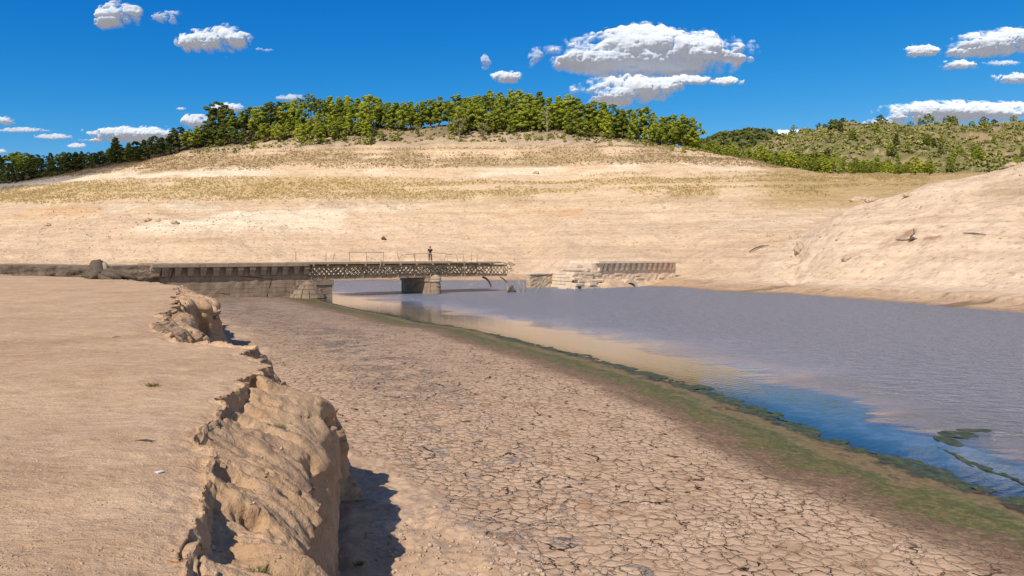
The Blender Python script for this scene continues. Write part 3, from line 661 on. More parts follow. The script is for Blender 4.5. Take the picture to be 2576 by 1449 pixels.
def wood_mat(name, a, b):
    t = NT(name); oc = t.coord(); n_ = t.noise(t.mapv(oc,(9,9,1.6)), 2., 6, .7); 
    return t.done(t.pbr(t.ramp(n_, [(.3,a),(.7,b)]), .9, t.bump(n_, .04, 1.), .15))
M_WOODD = wood_mat('weathered_dark_wood', (.06,.045,.035), (.20,.155,.12)); M_WOODG = wood_mat('bleached_wood', (.26,.21,.16), (.48,.40,.31))

BRZ = math.atan2(.615,.789); P0 = Vector((-20.0, 81.0, 0)); U = Vector((.789,.615,0)); NB = Vector((-.615,.789,0))
def T(t_): return 2.2*t_                               # panel number -> metres along the bridge
def aX(px, yl=-.65):                                     # metres along for a survey column at local offset yl
    # P0 + a U + yl NB : X/Y = k
    k = (px-CX)/F; bx = P0.x+yl*NB.x; by = P0.y+yl*NB.y
    return (k*by-bx)/(U.x-k*U.y)
def zat(px, py, yl=-.65):
    a = aX(px, yl); Y = P0.y+a*U.y+yl*NB.y; return CZ-(py-HY)*Y/F
TOP = 3.72
def jitter_wall(mb): pass
def wall_front(mb, a0, a1, z0, z1, y0, y1, step=.7, amp=.03):
    """front-facing wall as a slightly uneven subdivided face plus a box behind"""
    n = len(mb.v); na = max(2, int((a1-a0)/step)+1); nz_ = max(2, int((z1-z0)/step)+1)
    for i in range(nz_):
        for j in range(na):
            e = (i in (0,nz_-1)) or (j in (0,na-1))
            mb.v.append((a0+(a1-a0)*j/(na-1), y0-(0 if e else random.uniform(-amp,amp)), z0+(z1-z0)*i/(nz_-1)))
    for i in range(nz_-1):
        for j in range(na-1):
            k = n+i*na+j; mb.f.append([k, k+1, k+1+na, k+na])
    mb.hexa([(a0,y0,z0),(a1,y0,z0),(a1,y1,z0),(a0,y1,z0),(a0,y0,z1),(a1,y0,z1),(a1,y1,z1),(a0,y1,z1)][:8]) if False else None
    b = len(mb.v)
    mb.v += [(a0,y0,z0),(a1,y0,z0),(a1,y1,z0),(a0,y1,z0),(a0,y0,z1),(a1,y0,z1),(a1,y1,z1),(a0,y1,z1)]
    for f in ((0,3,2,1),(4,5,6,7),(1,2,6,5),(2,3,7,6),(3,0,4,7)): mb.f.append([b+i for i in f])
def corbel(mat, par, a, ybase, ztop, h=.85, w=.52, proj=.52):
    m = MB(); z = ztop; y = ybase; j = lambda: random.uniform(-.012,.012)
    m.hexa([(a-w/2+j(),y-proj+.02,z-.30),(a+w/2+j(),y-proj+.02,z-.30),(a+w/2,y+.1,z-.30),(a-w/2,y+.1,z-.30),(a-w/2,y-proj,z-.004),(a+w/2,y-proj,z-.004),(a+w/2,y+.1,z-.004),(a-w/2,y+.1,z-.004)])
    m.hexa([(a-w/2+.05,y-proj*.42,z-h),(a+w/2-.05,y-proj*.42,z-h),(a+w/2-.05,y+.1,z-h),(a-w/2+.05,y+.1,z-h),(a-w/2+.03,y-proj+.10,z-.303),(a+w/2-.03,y-proj+.10,z-.303),(a+w/2-.03,y+.1,z-.303),(a-w/2+.03,y+.1,z-.303)])
    return m.build('corbel', mat, par, bevel=.03)
# --- left abutment
ab = empty('stone_abutment', P0, BRZ, 'grey brown stone abutment with corbels under its coping, left of the iron span', 'bridge abutment')
aL = aX(384); aR = aX(776)
m = MB(); wall_front(m, aL+.1, aR+.35, -.8, TOP-.36, 0, 5.2, .6, .035); m.build('wall', M_WALL, ab)
m = MB(); a = aL-.05
while a < aR+.2:
    L_ = min(random.uniform(1.8,3.0), aR+.25-a)
    if L_ < .4: break
    m.box(a+.008, a+L_-.008, -.62+random.uniform(-.02,.02), .55, TOP-.36, TOP-.0+random.uniform(-.02,.02), .008); a += L_
m.box(aL+1, aR, .555, 4.6, TOP-.5, TOP+.02); m.box(aL, aR+.2, 4.61, 5.8, TOP-.36, TOP)
m.build('coping', M_COPE, ab, bevel=.03)
cx_list = [x/1.9815/1.5 for x in (1165,1235,1335,1430,1525,1620,1715,1803,1892,1975,2055,2137,2222,2298)]
for i, x in enumerate(cx_list): corbel(M_COPE, ab, aX(x, -.5), 0., TOP-.36, h=.86 if i else .98, w=.60 if i else .9)
a0, a1 = aX(738, 0), aX(836, -.2)
m = MB(); wall_front(m, a0, a1, -.8, 1.30, -.22, 5.0, .5, .02); m.build('bearing_block', M_CUT, ab, bevel=.02)
m = MB(); m.box(a0+1.9, a1+.12, -.34, 5.0, 1.303, 1.90, .01); m.box(a0+.3, a0+1.89, -.3, 5.0, 1.303, 1.88, .01); m.build('bearing_stone', M_CUT, ab, bevel=.04)
c0 = aX(783, -1.2); m = MB()
for (zb, zt, rb, rt) in ((-.8,.03,2.2,2.15),(.03,.50,2.05,1.86),(.50,.96,1.66,1.44),(.96,1.40,1.2,.95),(1.40,1.92,.72,.10)):
    for k in range(7):
        g0 = math.pi+math.pi*k/7+.02; g1 = math.pi+math.pi*(k+1)/7-.02; j = random.uniform(-.03,.03)
        def pp(r, g, z): return (c0+(r+j)*math.cos(g), -.22+(r+j)*.85*math.sin(g), z)
        m.hexa([pp(rb,g0,zb),pp(rb,g1,zb),(c0+.1,-.2,zb),(c0-.1,-.2,zb),pp(rt,g0,zt-.03),pp(rt,g1,zt-.03),(c0+.1,-.2,zt-.03),(c0-.1,-.2,zt-.03)])
m.build('cutwater', M_CUT, ab, bevel=.035)
# --- the iron lattice span
br = empty('iron_truss_bridge', P0, BRZ, 'ruined iron lattice truss span carrying the person, broken off at its right end', 'bridge')
A0, A1 = T(-.85), T(11.15); ZB = 1.92; ZG = 3.28
def sag(a): return -.0010*max(a-12,0)**2*.5
def girder(y, skip_end=True):
    m = MB()
    def seg(z0, z1, ya, yb):
        n = 24
        for i in range(n):
            p = A0+(A1-A0)*i/n; q = A0+(A1-A0)*(i+1)/n; s0, s1 = sag(p), sag(q)
            m.hexa([(p,ya,z0+s0),(q,ya,z0+s1),(q,yb,z0+s1),(p,yb,z0+s0),(p,ya,z1+s0),(q,ya,z1+s1),(q,yb,z1+s1),(p,yb,z1+s0)])
    seg(ZB, ZB+.03, y-.20, y+.20); seg(ZB+.03, ZB+.30, y-.012, y+.012); seg(ZG-.12, ZG+.1, y-.012, y+.012); seg(ZG+.1, ZG+.13, y-.2, y+.2)
    zl, zh = ZB+.22, ZG-.02; hgt_ = zh-zl; run = hgt_*1.0; sp = .56; a = A0-run
    k = 0
    while a < A1:
        for s_ in (1, -1):
            p = [a, zl] if s_ > 0 else [a+run, zl]; q = [a+run, zh] if s_ > 0 else [a, zh]
            lo, hi = A0+.02, A1-.02
            def clip(p, q):
                if max(p[0],q[0]) <= lo or min(p[0],q[0]) >= hi: return None
                def cut(P_, Q_):
                    for lim in (lo, hi):
                        if (P_[0]-lim)*(Q_[0]-lim) < 0:
                            f = (lim-P_[0])/(Q_[0]-P_[0]); 
                            if (P_[0] < lo and lim == lo) or (P_[0] > hi and lim == hi): return [lim, P_[1]+(Q_[1]-P_[1])*f]
                    return P_
                return cut(p, q), cut(q, p)
            r = clip(p, q)
            if r and not (random.random() < .35 and a > A1-4):
                (px_, pz), (qx, qz) = r; yy_ = y+(.02 if s_ > 0 else -.02)
                m.bar((px_,yy_,pz+sag(px_)), (qx,yy_,qz+sag(qx)), .105, .014, side=(0,1,0)) if False else m.bar((px_,yy_,pz+sag(px_)), (qx,yy_,qz+sag(qx)), .022, .115)
        a += sp
    return m
girder(0.).build('lattice_girder', M_IRON, br); girder(4.9).build('lattice_girder', M_IRON, br)
# deck plate with edge beams
m = MB(); n = 40; D0, D1 = aX(775), aX(1240)
def strip(ya, yb, z0, z1, d0, d1, n=40):
    for i in range(n):
        p = d0+(d1-d0)*i/n; q = d0+(d1-d0)*(i+1)/n; s0, s1 = sag(p), sag(q)
        m.hexa([(p,ya,z0+s0),(q,ya,z0+s1),(q,yb,z0+s1),(p,yb,z0+s0),(p,ya,z1+s0),(q,ya,z1+s1),(q,yb,z1+s1),(p,yb,z1+s0)])
strip(-.55, 5.4, TOP-.12, TOP-.04, D0, D1); m.build('deck', M_DECK, br)
m = MB(); strip(-.66,-.552, TOP-.17, TOP+.02, D0, aX(1262)); m.build('edge_beam', M_IRON, br)
m = MB(); strip(5.402,5.5, TOP-.17, TOP+.04, D0, aX(1205)); m.build('edge_beam', M_IRON, br)
m = MB(); strip(1.2, 4.2, TOP-.036, TOP+.05, D0, aX(1145)); m.build('deck_crust', M_DECK, br)
stx = [784, 819,867,914,959,1002,1043,1083.3,1123.5,1162,1200,1236,1268]
for x in stx:
    a = aX(x, -.1); s_ = sag(a); m = MB()
    m.box(a-.07, a+.07, -.09, -.03, ZB+.04+s_, ZG+.1+s_); m.box(a-.012, a+.012, -.16, -.04, ZB+.04+s_, ZG+.1+s_)
    m.build('stiffener', M_IRON, br)
    m = MB()                                            # curved bracket out to the deck edge
    pts = [(-.02, 2.75+s_), (-.14, 3.02+s_), (-.34, 3.27+s_), (-.60, 3.42+s_)]
    for (p, q) in zip(pts[:-1], pts[1:]):
        m.hexa([(a-.05,p[0],p[1]),(a+.05,p[0],p[1]),(a+.05,.0,p[1]),(a-.05,.0,p[1]),(a-.05,q[0],q[1]),(a+.05,q[0],q[1]),(a+.05,.0,q[1]),(a-.05,.0,q[1])]) 
    m.box(a-.05,a+.05,-.62,-.02,3.43+s_,TOP-.172+s_); m.box(a-.09,a+.09,-.70,-.62,3.36+s_,TOP-.17+s_)
    m.build('bracket', M_IRON, br)
    if x < 1250:
        m = MB(); m.box(a-.07,a+.07,.22,4.68,3.22+s_,3.58+s_); m.bar((a,.3,2.0+s_),(a,4.6,3.2+s_),.07,.07); m.bar((a,4.6,2.0+s_),(a,.3,3.2+s_),.07,.07); m.build('floor_beam', M_IRON, br)
for x in (788,794,801,808,1090,1096,1103,1110,1117):
    a = aX(x, -.05); m = MB(); m.box(a-.035,a+.035,-.07,-.03,ZB+.04,ZG+.09); m.build('stiffener', M_IRON, br)
# under-deck hangers and braces seen through the lattice
m = MB(); rr_ = random.Random(5)
for i in range(60):
    a = rr_.uniform(A0+.5, A1-1); y = rr_.uniform(.6,4.4); m.bar((a,y,rr_.uniform(3.2,3.55)),(a+rr_.uniform(-.9,.9),y+rr_.uniform(-.8,.8),rr_.uniform(2.3,3.1)),.07,.05)
for i in range(14): a = A0+1+i*1.75; m.bar((a,.3,2.02),(a+1.75,4.6,2.02),.09,.05); m.bar((a,4.6,2.05),(a+1.75,.3,2.05),.09,.05)
m.build('bracing', M_IRON, br)
# torn right end
m = MB(); e = A1
for (p, q, w_) in (((e-.2,-.6,3.62),(e+.9,-.5,3.28),.12),((e-.6,.2,3.6),(e+.9,.1,3.25),.1),((e+.85,-.5,3.28),(e+.2,-.4,3.05),.08),((e+.7,-.3,3.38),(e+3.1,.2,3.42),.035),((e-.1,-.5,3.5),(e+.25,-.5,3.1),.1),
                   ((e+.1,0,3.1),(e+.12,0,2.0),.05),((e+.55,.5,3.1),(e+.45,.5,2.2),.04),((e+.1,1,2.7),(e+1.6,1.2,2.3),.04),((e+.2,0,2.9),(e+.9,.2,2.5),.09),((e+.2,0,2.2),(e+1.3,.3,2.65),.05),((e+.6,.2,2.9),(e+1.1,.4,2.75),.12),((e+.9,.2,2.2),(e+1.25,.2,2.0),.05),((e+1.5,.8,2.3),(e+1.75,.9,2.6),.06)):
    m.bar(p, q, w_, w_*.6)
m.build('torn_end', M_IRON, br)
m = MB(); 
def B(x, y, yl): return (aX(x, yl), yl, zat(x, y, yl))
m.tube([B(1214,697,.2),B(1222,700,.1),B(1229,706,0),B(1234,716,0),B(1235,722,0)],[.13,.13,.13,.12,.09],8); m.build('hanging_girder', M_WOODD, br)
m = MB(); m.tube([B(1258,697,.5),B(1266,701,.4),B(1273,708,.3),B(1277,720,.2),B(1278,733,0)],[.09,.09,.09,.08,.1],8); m.build('hanging_girder', M_IRON, br)
m = MB(); m.tube([B(1165.5,642,-.7),B(1168,660,-.75),B(1169.5,690,-.8),B(1171,722,-.85)],[.035,.035,.045,.03],6); m.build('hanging_cable', M_IRON, br)
m = MB(); m.tube([B(957,657,-.6),B(960,655,-.7),B(956,672,-.72),B(952,684,-.3)],[.09,.07,.06,.05],6); m.build('bent_strut', M_IRON, br)
def rail(pts, posts, yl, r=.035, name='railing'):
    m = MB()
    if pts: m.tube([B(x,y,yl) for x,y in pts],[r]*len(pts),6)
    for (x0,y0,x1,y1) in posts: m.tube([B(x0,y0,yl),B((x0+x1)/2,(y0+y1)/2,yl),B(x1,y1,yl)],[r*1.25,r,r],6)
    m.build(name, M_IRON, br)
g = 657.
rail([(878,634.3),(922,634.3),(965.3,634.8)],[(880,g,878,634),(923,g,921,634),(964.5,g,965,634)],-.6)
rail([(1002.5,657.5),(1008.6,644),(1009.5,642.5),(1020,640.6),(1040,639),(1083,637.5),(1090,635.6),(1120,638),(1137,641)],[(1045,657,1040,639),(1083.5,657,1083,637),(1117.5,655,1123,640)],-.6)
rail([(1126,639),(1147,639),(1166,639.5)],[(1125.5,656,1127,639),(1151.5,656,1147,640),(1164,657,1166,639.5)],3.2,.03)
for (x0,y0,x1,y1,yl) in ((744,655,744,633.5,4.5),(820,g,820,635,-.6),(837.5,655,842.5,636,4.2),(1003.5,652,999,635.5,4.),(1044,657,1043,635.5,-.3),(1186,656,1186,636,4.6),(1200.5,658,1200.5,639.5,-.6)):
    rail([], [(x0,y0,x1,y1)], yl, .04, 'railing_post')
# --- pier
pa = aX(1096, -1.3)
pr = empty('bridge_pier', P0+U*pa, BRZ, 'squat stone pier with domed round nose standing in the water under the iron span', 'bridge pier')
m = MB(); wall_front(m, -.62, .62, -1., 1.42, -1.05, 5.6, .5, .01)
m.build('body', M_CUT, pr)
m = MB(); m.box(-.76,.76,-.95,5.75,1.423,1.86,.01); m.build('cap_course', M_CUT, pr, bevel=.03)
m = MB(); m.lathe((0,-1.3,0), [(.62,-1.),(.60,.35),(.585,.38),(.60,.41),(.58,1.0),(.565,1.02),(.57,1.05),(.56,1.38)], 24, .008); m.build('nose', M_CUT, pr)
m = MB(); m.lathe((0,-1.3,0), [(.57,1.384),(.69,1.42),(.71,1.50),(.68,1.60),(.60,1.66),(.66,1.70),(.60,1.90),(.44,2.08),(.22,2.2),(.05,2.24)], 24, .008); m.build('dome_cap', M_COPE, pr)
# --- far abutment
fb = empty('ruined_abutment', P0, BRZ, 'bleached ruined stone abutment with a row of corbels across the water', 'bridge abutment')
f0, f1 = aX(1506), aX(1706)
m = MB(); wall_front(m, f0-.6, f1+.2, -1., TOP-.38, 0, 5., .5, .06); m.build('wall', M_PALE, fb)
m = MB(); a = f0
while a < f1:
    L_ = min(random.uniform(1.6,3.), f1-a); m.box(a+.01,a+max(L_,.3)-.01,-.66+random.uniform(-.02,.02),.5,TOP-.38,TOP+random.uniform(-.03,.01),.01); a += max(L_,.3)
m.box(f0-.3,f1,.505,5.2,TOP-.4,TOP-.02); m.build('coping', M_PALEC, fb, bevel=.03)
for c_ in (960,1000,1050,1110,1165,1215,1270,1325,1380,1430,1480,1530,1580,1632,1665):
    corbel(M_PALEC, fb, aX((1900+(c_-8)/2.576)/1.5+2, -.5), 0., TOP-.38, h=1.05, w=.62, proj=.56)
def courses(m, a0, a1, y0, y1, z0, z1, rag0=0., rag1=0., h=.42, top_loss=.35, j=.02, r_=random.Random(31)):
    """courses of single worn blocks, ragged at the ends and missing stones at the top"""
    n = max(1, int(round((z1-z0)/h))); h = (z1-z0)/n
    for k in range(n):
        f = k/max(n-1,1); a = a0+rag0*f*r_.uniform(.5,1.2); e = a1-rag1*f*r_.uniform(.5,1.2); off = r_.uniform(-.05,.05)
        while a < e-.2:
            L_ = min(r_.uniform(.6,1.7), e-a)
            if L_ < .25: break
            if not (k >= n-2 and r_.random() < top_loss*(.5 if k == n-2 else 1)):
                d = r_.uniform(-.05,.05)+off; m.box(a+.012, a+L_-.012, y0+d, y1, z0+k*h+.006, z0+(k+1)*h-.006+r_.uniform(-.03,.0), j)
            a += L_
m = MB()                                               # broken end block and stepped ledges towards the gap
e0 = aX(1430,0); courses(m, e0, f0-.62, -.25, 4.8, -.9, 3.15, 1.3, 0., .44, .6, .03)
m.build('broken_end', M_PALE, fb, bevel=.05)
m = MB(); rr_ = random.Random(9); q0, q1 = aX(1414,-2.4), aX(1500,-2.4)
courses(m, q0+1.2, q1+1.2, -2.3, -.32, -.9, .78, .5, .6, .40, .55, .04); courses(m, q0+.2, q0+2.4, -1.9, -.33, -.9, .25, .8, 0, .4, .4, .05)
courses(m, q0+2.4, q1+2.6, -1.3, -.35, .8, 1.5, .9, 1.2, .36, .6, .05); courses(m, q1+1.4, q1+4.2, -1.3, -.3, -.9, .7, .2, .9, .4, .5, .05)
m.build('footing', M_PALE, fb, bevel=.05)
for k in range(13):
    a = rr_.uniform(f0-.5, f1-2.5); w_ = rr_.uniform(.5,1.8); z_ = rr_.uniform(.3,2.2); m = MB(); m.box(a,a+w_,-.05-rr_.uniform(.02,.14),.2,z_,z_+rr_.uniform(.22,.36),.03); m.build('loose_stone', M_PALE, fb, bevel=.03)
m = MB(); courses(m, f0-.4, f1-4, -.3, .1, -.3, .75, .2, 3., .36, .5, .04)
m.build('lower_course', M_PALE, fb, bevel=.03)
ac = aX(1581,-1.1); m = MB()
def archpts(r, y, n=14): return [(ac+r*math.cos(math.pi*k/n), y, -.35+r*.78*math.sin(math.pi*k/n)) for k in range(n+1)]
ai, ao = archpts(1.15,-1.5), archpts(1.75,-1.5); ai2, ao2 = archpts(1.15,.2), archpts(1.75,.2)
for k in range(14): m.hexa([ai[k],ao[k],ao2[k],ai2[k],ai[k+1],ao[k+1],ao2[k+1],ai2[k+1]])
m.build('arch', M_PALE, fb, bevel=.02)
m = MB(); m.v += archpts(1.145,-1.46); m.f.append(list(range(15))); m.build('arch_shade_sheet', M_DARK, fb)  # flat dark sheet that paints the shade filling the arch opening
# sand banked against its foot
def mound(name, cx_, cy_, rx, ry, h, rz, mat, seed, base=-.4, par=None):
    a = np.linspace(0, 2*np.pi, 60, endpoint=False); r = np.linspace(0, 1, 22); A, Rr = np.meshgrid(a, r)
    rj = 1+.22*fbm(np.cos(A)*1.5, np.sin(A)*1.5, 0*A+seed, 3)
    x = rx*Rr*rj*np.cos(A); y = ry*Rr*rj*np.sin(A); z = base+(h-base)*(1-Rr**1.6)+.10*fbm(x*.9,y*.9,0*x+seed,3)
    c, s = math.cos(rz), math.sin(rz); V_ = np.stack([cx_+c*x-s*y, cy_+s*x+c*y, z], -1).reshape(-1,3)
    f = []; 
    for i in range(21):
        k = np.arange(60); f.append(np.stack([i*60+k, i*60+(k+1)%60, (i+1)*60+(k+1)%60, (i+1)*60+k], -1))
    return mesh_np(name, V_, np.concatenate(f), mat, par, smooth=True)
t = NT('damp_sand'); M_SAND = t.done(t.pbr(t.ramp(t.noise(t.coord(),1.2,6,.6), [(.3,(.46,.31,.20)),(.7,(.60,.44,.31))]), .95, t.bump(t.noise(t.coord(),4,5,.7), .05)))
pm = P0+U*aX(1542,-1.)+NB*-1.; tag(mound('sand_bank', pm.x, pm.y, 5.0, 1.5, 1.15, BRZ, M_SAND, 3.), kind='structure')
pm = P0+U*aX(1655,-1.)+NB*-.4; tag(mound('sand_bank', pm.x, pm.y, 7.5, 1.5, .75, BRZ, M_SAND, 5.), kind='structure')
# rubble wing wall behind the footing
wwl = empty('stone_wall', P0, BRZ, 'low rubble stone wall with a flat coping beside the ruined abutment, at the water', 'stone wall')
y0_ = 4.; wa0, wa1 = aX(1334, y0_), aX(1428, y0_)
zw = zat(1380, 690, y0_)
m = MB(); wall_front(m, wa0, wa1, -1., zw, y0_, y0_+.8, .3, .06); m.build('wall', M_RUB, wwl)
m = MB(); a = wa0-.1
while a < wa1: L_ = random.uniform(.9,1.8); m.box(a+.01,min(a+L_,wa1+.1)-.01,y0_-.12,y0_+.92,zw+.003,zw+.2,.015); a += L_
m.build('coping', M_PALEC, wwl, bevel=.02)
# --- earth causeway carrying the road to the abutment
t = NT('causeway_earth'); oc = t.coord(); fa = t.noise(t.mapv(oc,(.3,.3,2.6)), 1.4, 6, .65); fb_ = t.noise(oc, 3., 6, .7)
cc_ = t.mix(.6, t.ramp(fa, [(.32,(.155,.11,.075)),(.5,(.24,.175,.125)),(.7,(.31,.235,.17))]), t.ramp(fb_, [(.35,(.5,.46,.42)),(.6,(1.15,1.15,1.15))]), 'MULTIPLY')
cc_ = t.mix(t.attr('top'), cc_, (.42,.32,.225))
M_CAUSE = t.done(t.pbr(cc_, .95, t.bump(t.math('ADD',fa,fb_), .12), .1))
aa = np.linspace(-62, aL+.6, 420); tt_ = np.concatenate([np.linspace(0,1,46), 1+np.linspace(.02,1,26)])
AA, TT = np.meshgrid(aa, tt_)
face_t = np.clip(TT, 0, 1); top_t = np.clip(TT-1, 0, 1)
zt = 3.62+.28*sstep(aL,-40,AA)+.05*fbm(AA*.3,0*AA,0*AA,3)
yb = -3.4+1.0*fbm(AA*.12,0*AA+4,0*AA,3); yb = yb*np.clip((aL-AA)/6+.25,.25,1)
yl = yb*(1-face_t**.75)+top_t*6.5; zz = -.7+(zt+.7)*face_t
dN = (fbm(AA*.45, yl*.5, zz*1.5, 5, .6)*.55+np.abs(vnoise(AA*.9, zz*.6, 0*AA))*.5)*np.sin(face_t*math.pi)**.6
yl = yl-dN*(TT<=1); zz = zz+.05*fbm(AA,yl,0*AA,3)*(TT>1)
zz = np.where(top_t > .85, zz-(top_t-.85)*14, zz)
wxp = P0.x+AA*U.x+yl*NB.x; wyp = P0.y+AA*U.y+yl*NB.y
cz_ = mesh_np('causeway', np.stack([wxp,wyp,zz],-1).reshape(-1,3), grid_faces(*AA.shape), M_CAUSE, smooth=True, attrs={'top': sstep(.97,1.03,TT).ravel()})
tag(cz_, kind='structure')
# ------------------------------------------------------------------ clouds: relief meshes far away, lit by the sun
t = NT('cloud_vapour'); al = t.attr('dens'); oc = t.coord()
dfc = t.n('BsdfDiffuse', 0, {'Color': (.84,.91,1.,1), 'Roughness': 1.}); tlc = t.n('BsdfTranslucent', 0, {'Color': (.95,.95,1,1)})
body = t.n('MixShader', 0, {0: .27, 1: dfc, 2: tlc}); trn = t.n('BsdfTransparent', 0, {'Color': (1,1,1,1)})
nf = t.noise(oc, .022, 6, .7); al2 = t.rng(t.math('ADD', al, t.math('MULTIPLY', t.math('SUBTRACT', nf, .5), .45)), .10, .95)
M_CLOUD = t.done(t.n('MixShader', 0, {0: al2, 1: trn, 2: body}))
def cloud(blobs, label, seed, flat=.62, soft=1., thin=1., step=1.7, dist=3200., group='clouds drifting in the blue sky'):
    """blobs: (x, y, half width, half height) in survey pixels"""
    b = np.array(blobs, float)*np.array([1,1,1.13,1.16]); k = dist/F
    x0 = (b[:,0]-b[:,2]*1.35).min(); x1 = (b[:,0]+b[:,2]*1.35).max(); y0 = (b[:,1]-b[:,3]*1.5).min(); y1 = (b[:,1]+b[:,3]*1.5).max()
    gx, gy = np.meshgrid(np.arange(x0, x1+step, step), np.arange(y0, y1+step, step))
    e = np.full(gx.shape, -1.); big = max(b[:,3].max(), 6)
    thick = np.zeros(gx.shape); low = np.zeros(gx.shape)
    for (x, y, w_, h_) in b:
        dy = gy-y; hh = np.where(dy > 0, h_*flat, h_)
        r = ((gx-x)/w_)**2+(dy/hh)**2; e = np.maximum(e, 1-r); thick += np.clip(1-r, 0, 1)*h_; low = np.maximum(low, np.clip(dy/(h_*flat)+.25, 0, 1.2)*(r < 1.6)*h_)
    y0_ = (b[:,1]-b[:,3]*.8).min(); y1_ = (b[:,1]+b[:,3]*flat).max()
    s = 1./big; n_ = fbm(gx*s*1.1, gy*s*1.6, seed, 5, .5); bil = np.abs(vnoise(gx*s*1.9, gy*s*2.3, seed+5.))*1.1+.6*np.abs(vnoise(gx*s*4.3, gy*s*4.8, seed+9.))+.3*np.abs(vnoise(gx*s*9, gy*s*10, seed+3.))
    bil2 = 1-np.abs(vnoise(gx*s*10, gy*s*10, seed+2.))
    d = e+n_*.55*soft+(bil-.5)*.50*(e > -.9)+.06
    dens = sstep(-.08, .95, d)*thin
    dens = np.where(e <= -.85, 0, dens)
    rel = (np.sqrt(np.clip(thick, 0, None)/big+.02)*1.15+(bil-.5)*.22+n_*.06)*big*np.clip(d*1.5, 0, 1)**.5-np.clip((gy-(y0_+.50*(y1_-y0_)))/(y1_-y0_), 0, 1)*(y1_-y0_)*.85*(big > 15)
    X = (gx-CX)*k; Z = CZ+(HY-gy)*k; Y = dist-rel*k*.62
    f = grid_faces(*gx.shape, flip=True); kf = dens.ravel()[f].max(1) > .004; f = f[kf]; used = np.unique(f)
    re_ = np.full(gx.size, -1); re_[used] = np.arange(len(used))
    o = (float(b[:,0].mean()-CX)*k, dist, float(CZ+(HY-b[:,1].mean())*k))
    V_ = np.stack([X-o[0], Y-o[1], Z-o[2]], -1).reshape(-1,3)[used]
    c = mesh_np('cloud', V_, re_[f], M_CLOUD, smooth=True, attrs={'dens': dens.ravel()[used]}); c.location = o
    return tag(c, label, 'cloud', group)
cloud([(295,45,50,38),(265,60,30,20),(335,35,24,18)], 'ragged white cloud at the top left corner of the sky, nearest the top edge', 1.3)
cloud([(420,46,36,16),(440,35,18,8)], 'small wispy torn cloud right of the ragged top left cloud', 2.9, .8, 1.3, .62)
cloud([(548,106,82,36),(600,100,38,20),(500,112,40,20)], 'white oval cloud high above the left hillside trees', 4.1, .75, 1.1)
cloud([(445,106,6,12)], 'tiny upright wisp just left of the oval cloud', 5.2, .9, 1., .5)
cloud([(652,124,10,4),(672,127,14,4)], 'tiny pair of wisps off the right tip of the oval cloud', 5.9, .9, 1., .5)
cloud([(1640,140,228,62),(1600,110,95,52),(1730,128,110,38),(1810,150,80,20),(1480,160,80,34),(1640,170,190,36)], 'largest bright cumulus cloud with a blue grey flat base', 7.7, .62, .62)
cloud([(1570,228,118,38),(1650,216,80,24),(1540,252,62,22),(1730,205,60,16)], 'grey shaded cloud right below the largest cumulus, touching the treetops', 9.4, .8, .9)
cloud([(1822,207,46,12)], 'small flat cloud just under the right tip of the largest cumulus', 11.2)
cloud([(1276,196,38,17)], 'small white puff above the hilltop pines left of the largest cumulus', 12.8)
cloud([(1224,155,13,17)], 'faint upright wisp above and left of the small white puff', 14.1, .9, 1.3, .55)
cloud([(1345,140,20,18),(1338,160,8,12)], 'faint curled wisp between the small white puff and the largest cumulus', 15.3, .9, 1.4, .55)
cloud([(2320,132,44,17)], 'small oval cloud left of the top right cloud bank', 17.1)
cloud([(2520,110,110,38),(2450,128,72,24),(2600,100,90,34)], 'large white cloud at the top right corner cut by the frame', 18.6, .7, .8)
cloud([(2412,166,48,14)], 'thin cloud strip hanging below the large top right cloud', 20.3)
cloud([(2520,160,50,8)], 'faint grey strip under the middle of the large top right cloud', 21.5, .8, 1., .7)
cloud([(2555,200,54,14)], 'small cloud at the right edge below the top right bank', 22.9)
cloud([(2390,288,190,28),(2500,282,130,26),(2320,275,75,18),(2230,308,52,16),(2400,275,80,22)], 'long low cloud bank above the scrubby hill at the right', 24.4, .8, .85)
cloud([(2005,340,72,13)], 'low white cloud resting between the two distant hills', 26.2)
cloud([(340,338,112,19),(300,334,50,14),(390,338,66,13),(340,352,120,9)], 'long flat cloud just above the shaded trees at the left', 28.1, .7, .6)
cloud([(492,307,34,20)], 'small round puff above the shaded trees left of the pine slope', 30.2, .7, .7)
cloud([(574,274,40,13)], 'small flat topped cloud over the start of the pine slope', 31.9, .6, .7)
cloud([(457,274,12,4)], 'tiny cloud fleck left of the small flat topped cloud', 33.0, .8, .7, .8)
cloud([(730,245,36,9)], 'faint cloud peeping out behind the leftmost tall pines', 34.6, .9, 1.2, .7)
cloud([(12,305,26,13)], 'small white cloud cut by the left edge of the frame', 36.3)
cloud([(55,328,66,7)], 'thin pale cloud streak below the cloud at the left edge', 38.8, .8, .8, .75)
cloud([(135,345,46,9)], 'thin pale cloud streak low over the leftmost treetops', 40.4, .8, .8, .8)
cloud([(192,368,24,7)], 'small cloud fleck just above the left treetops', 42.0, .8, .7, .9)
cloud([(4,381,16,6)], 'tiny cloud fleck at the left edge just over the trees', 43.5, .8, .7, .9)
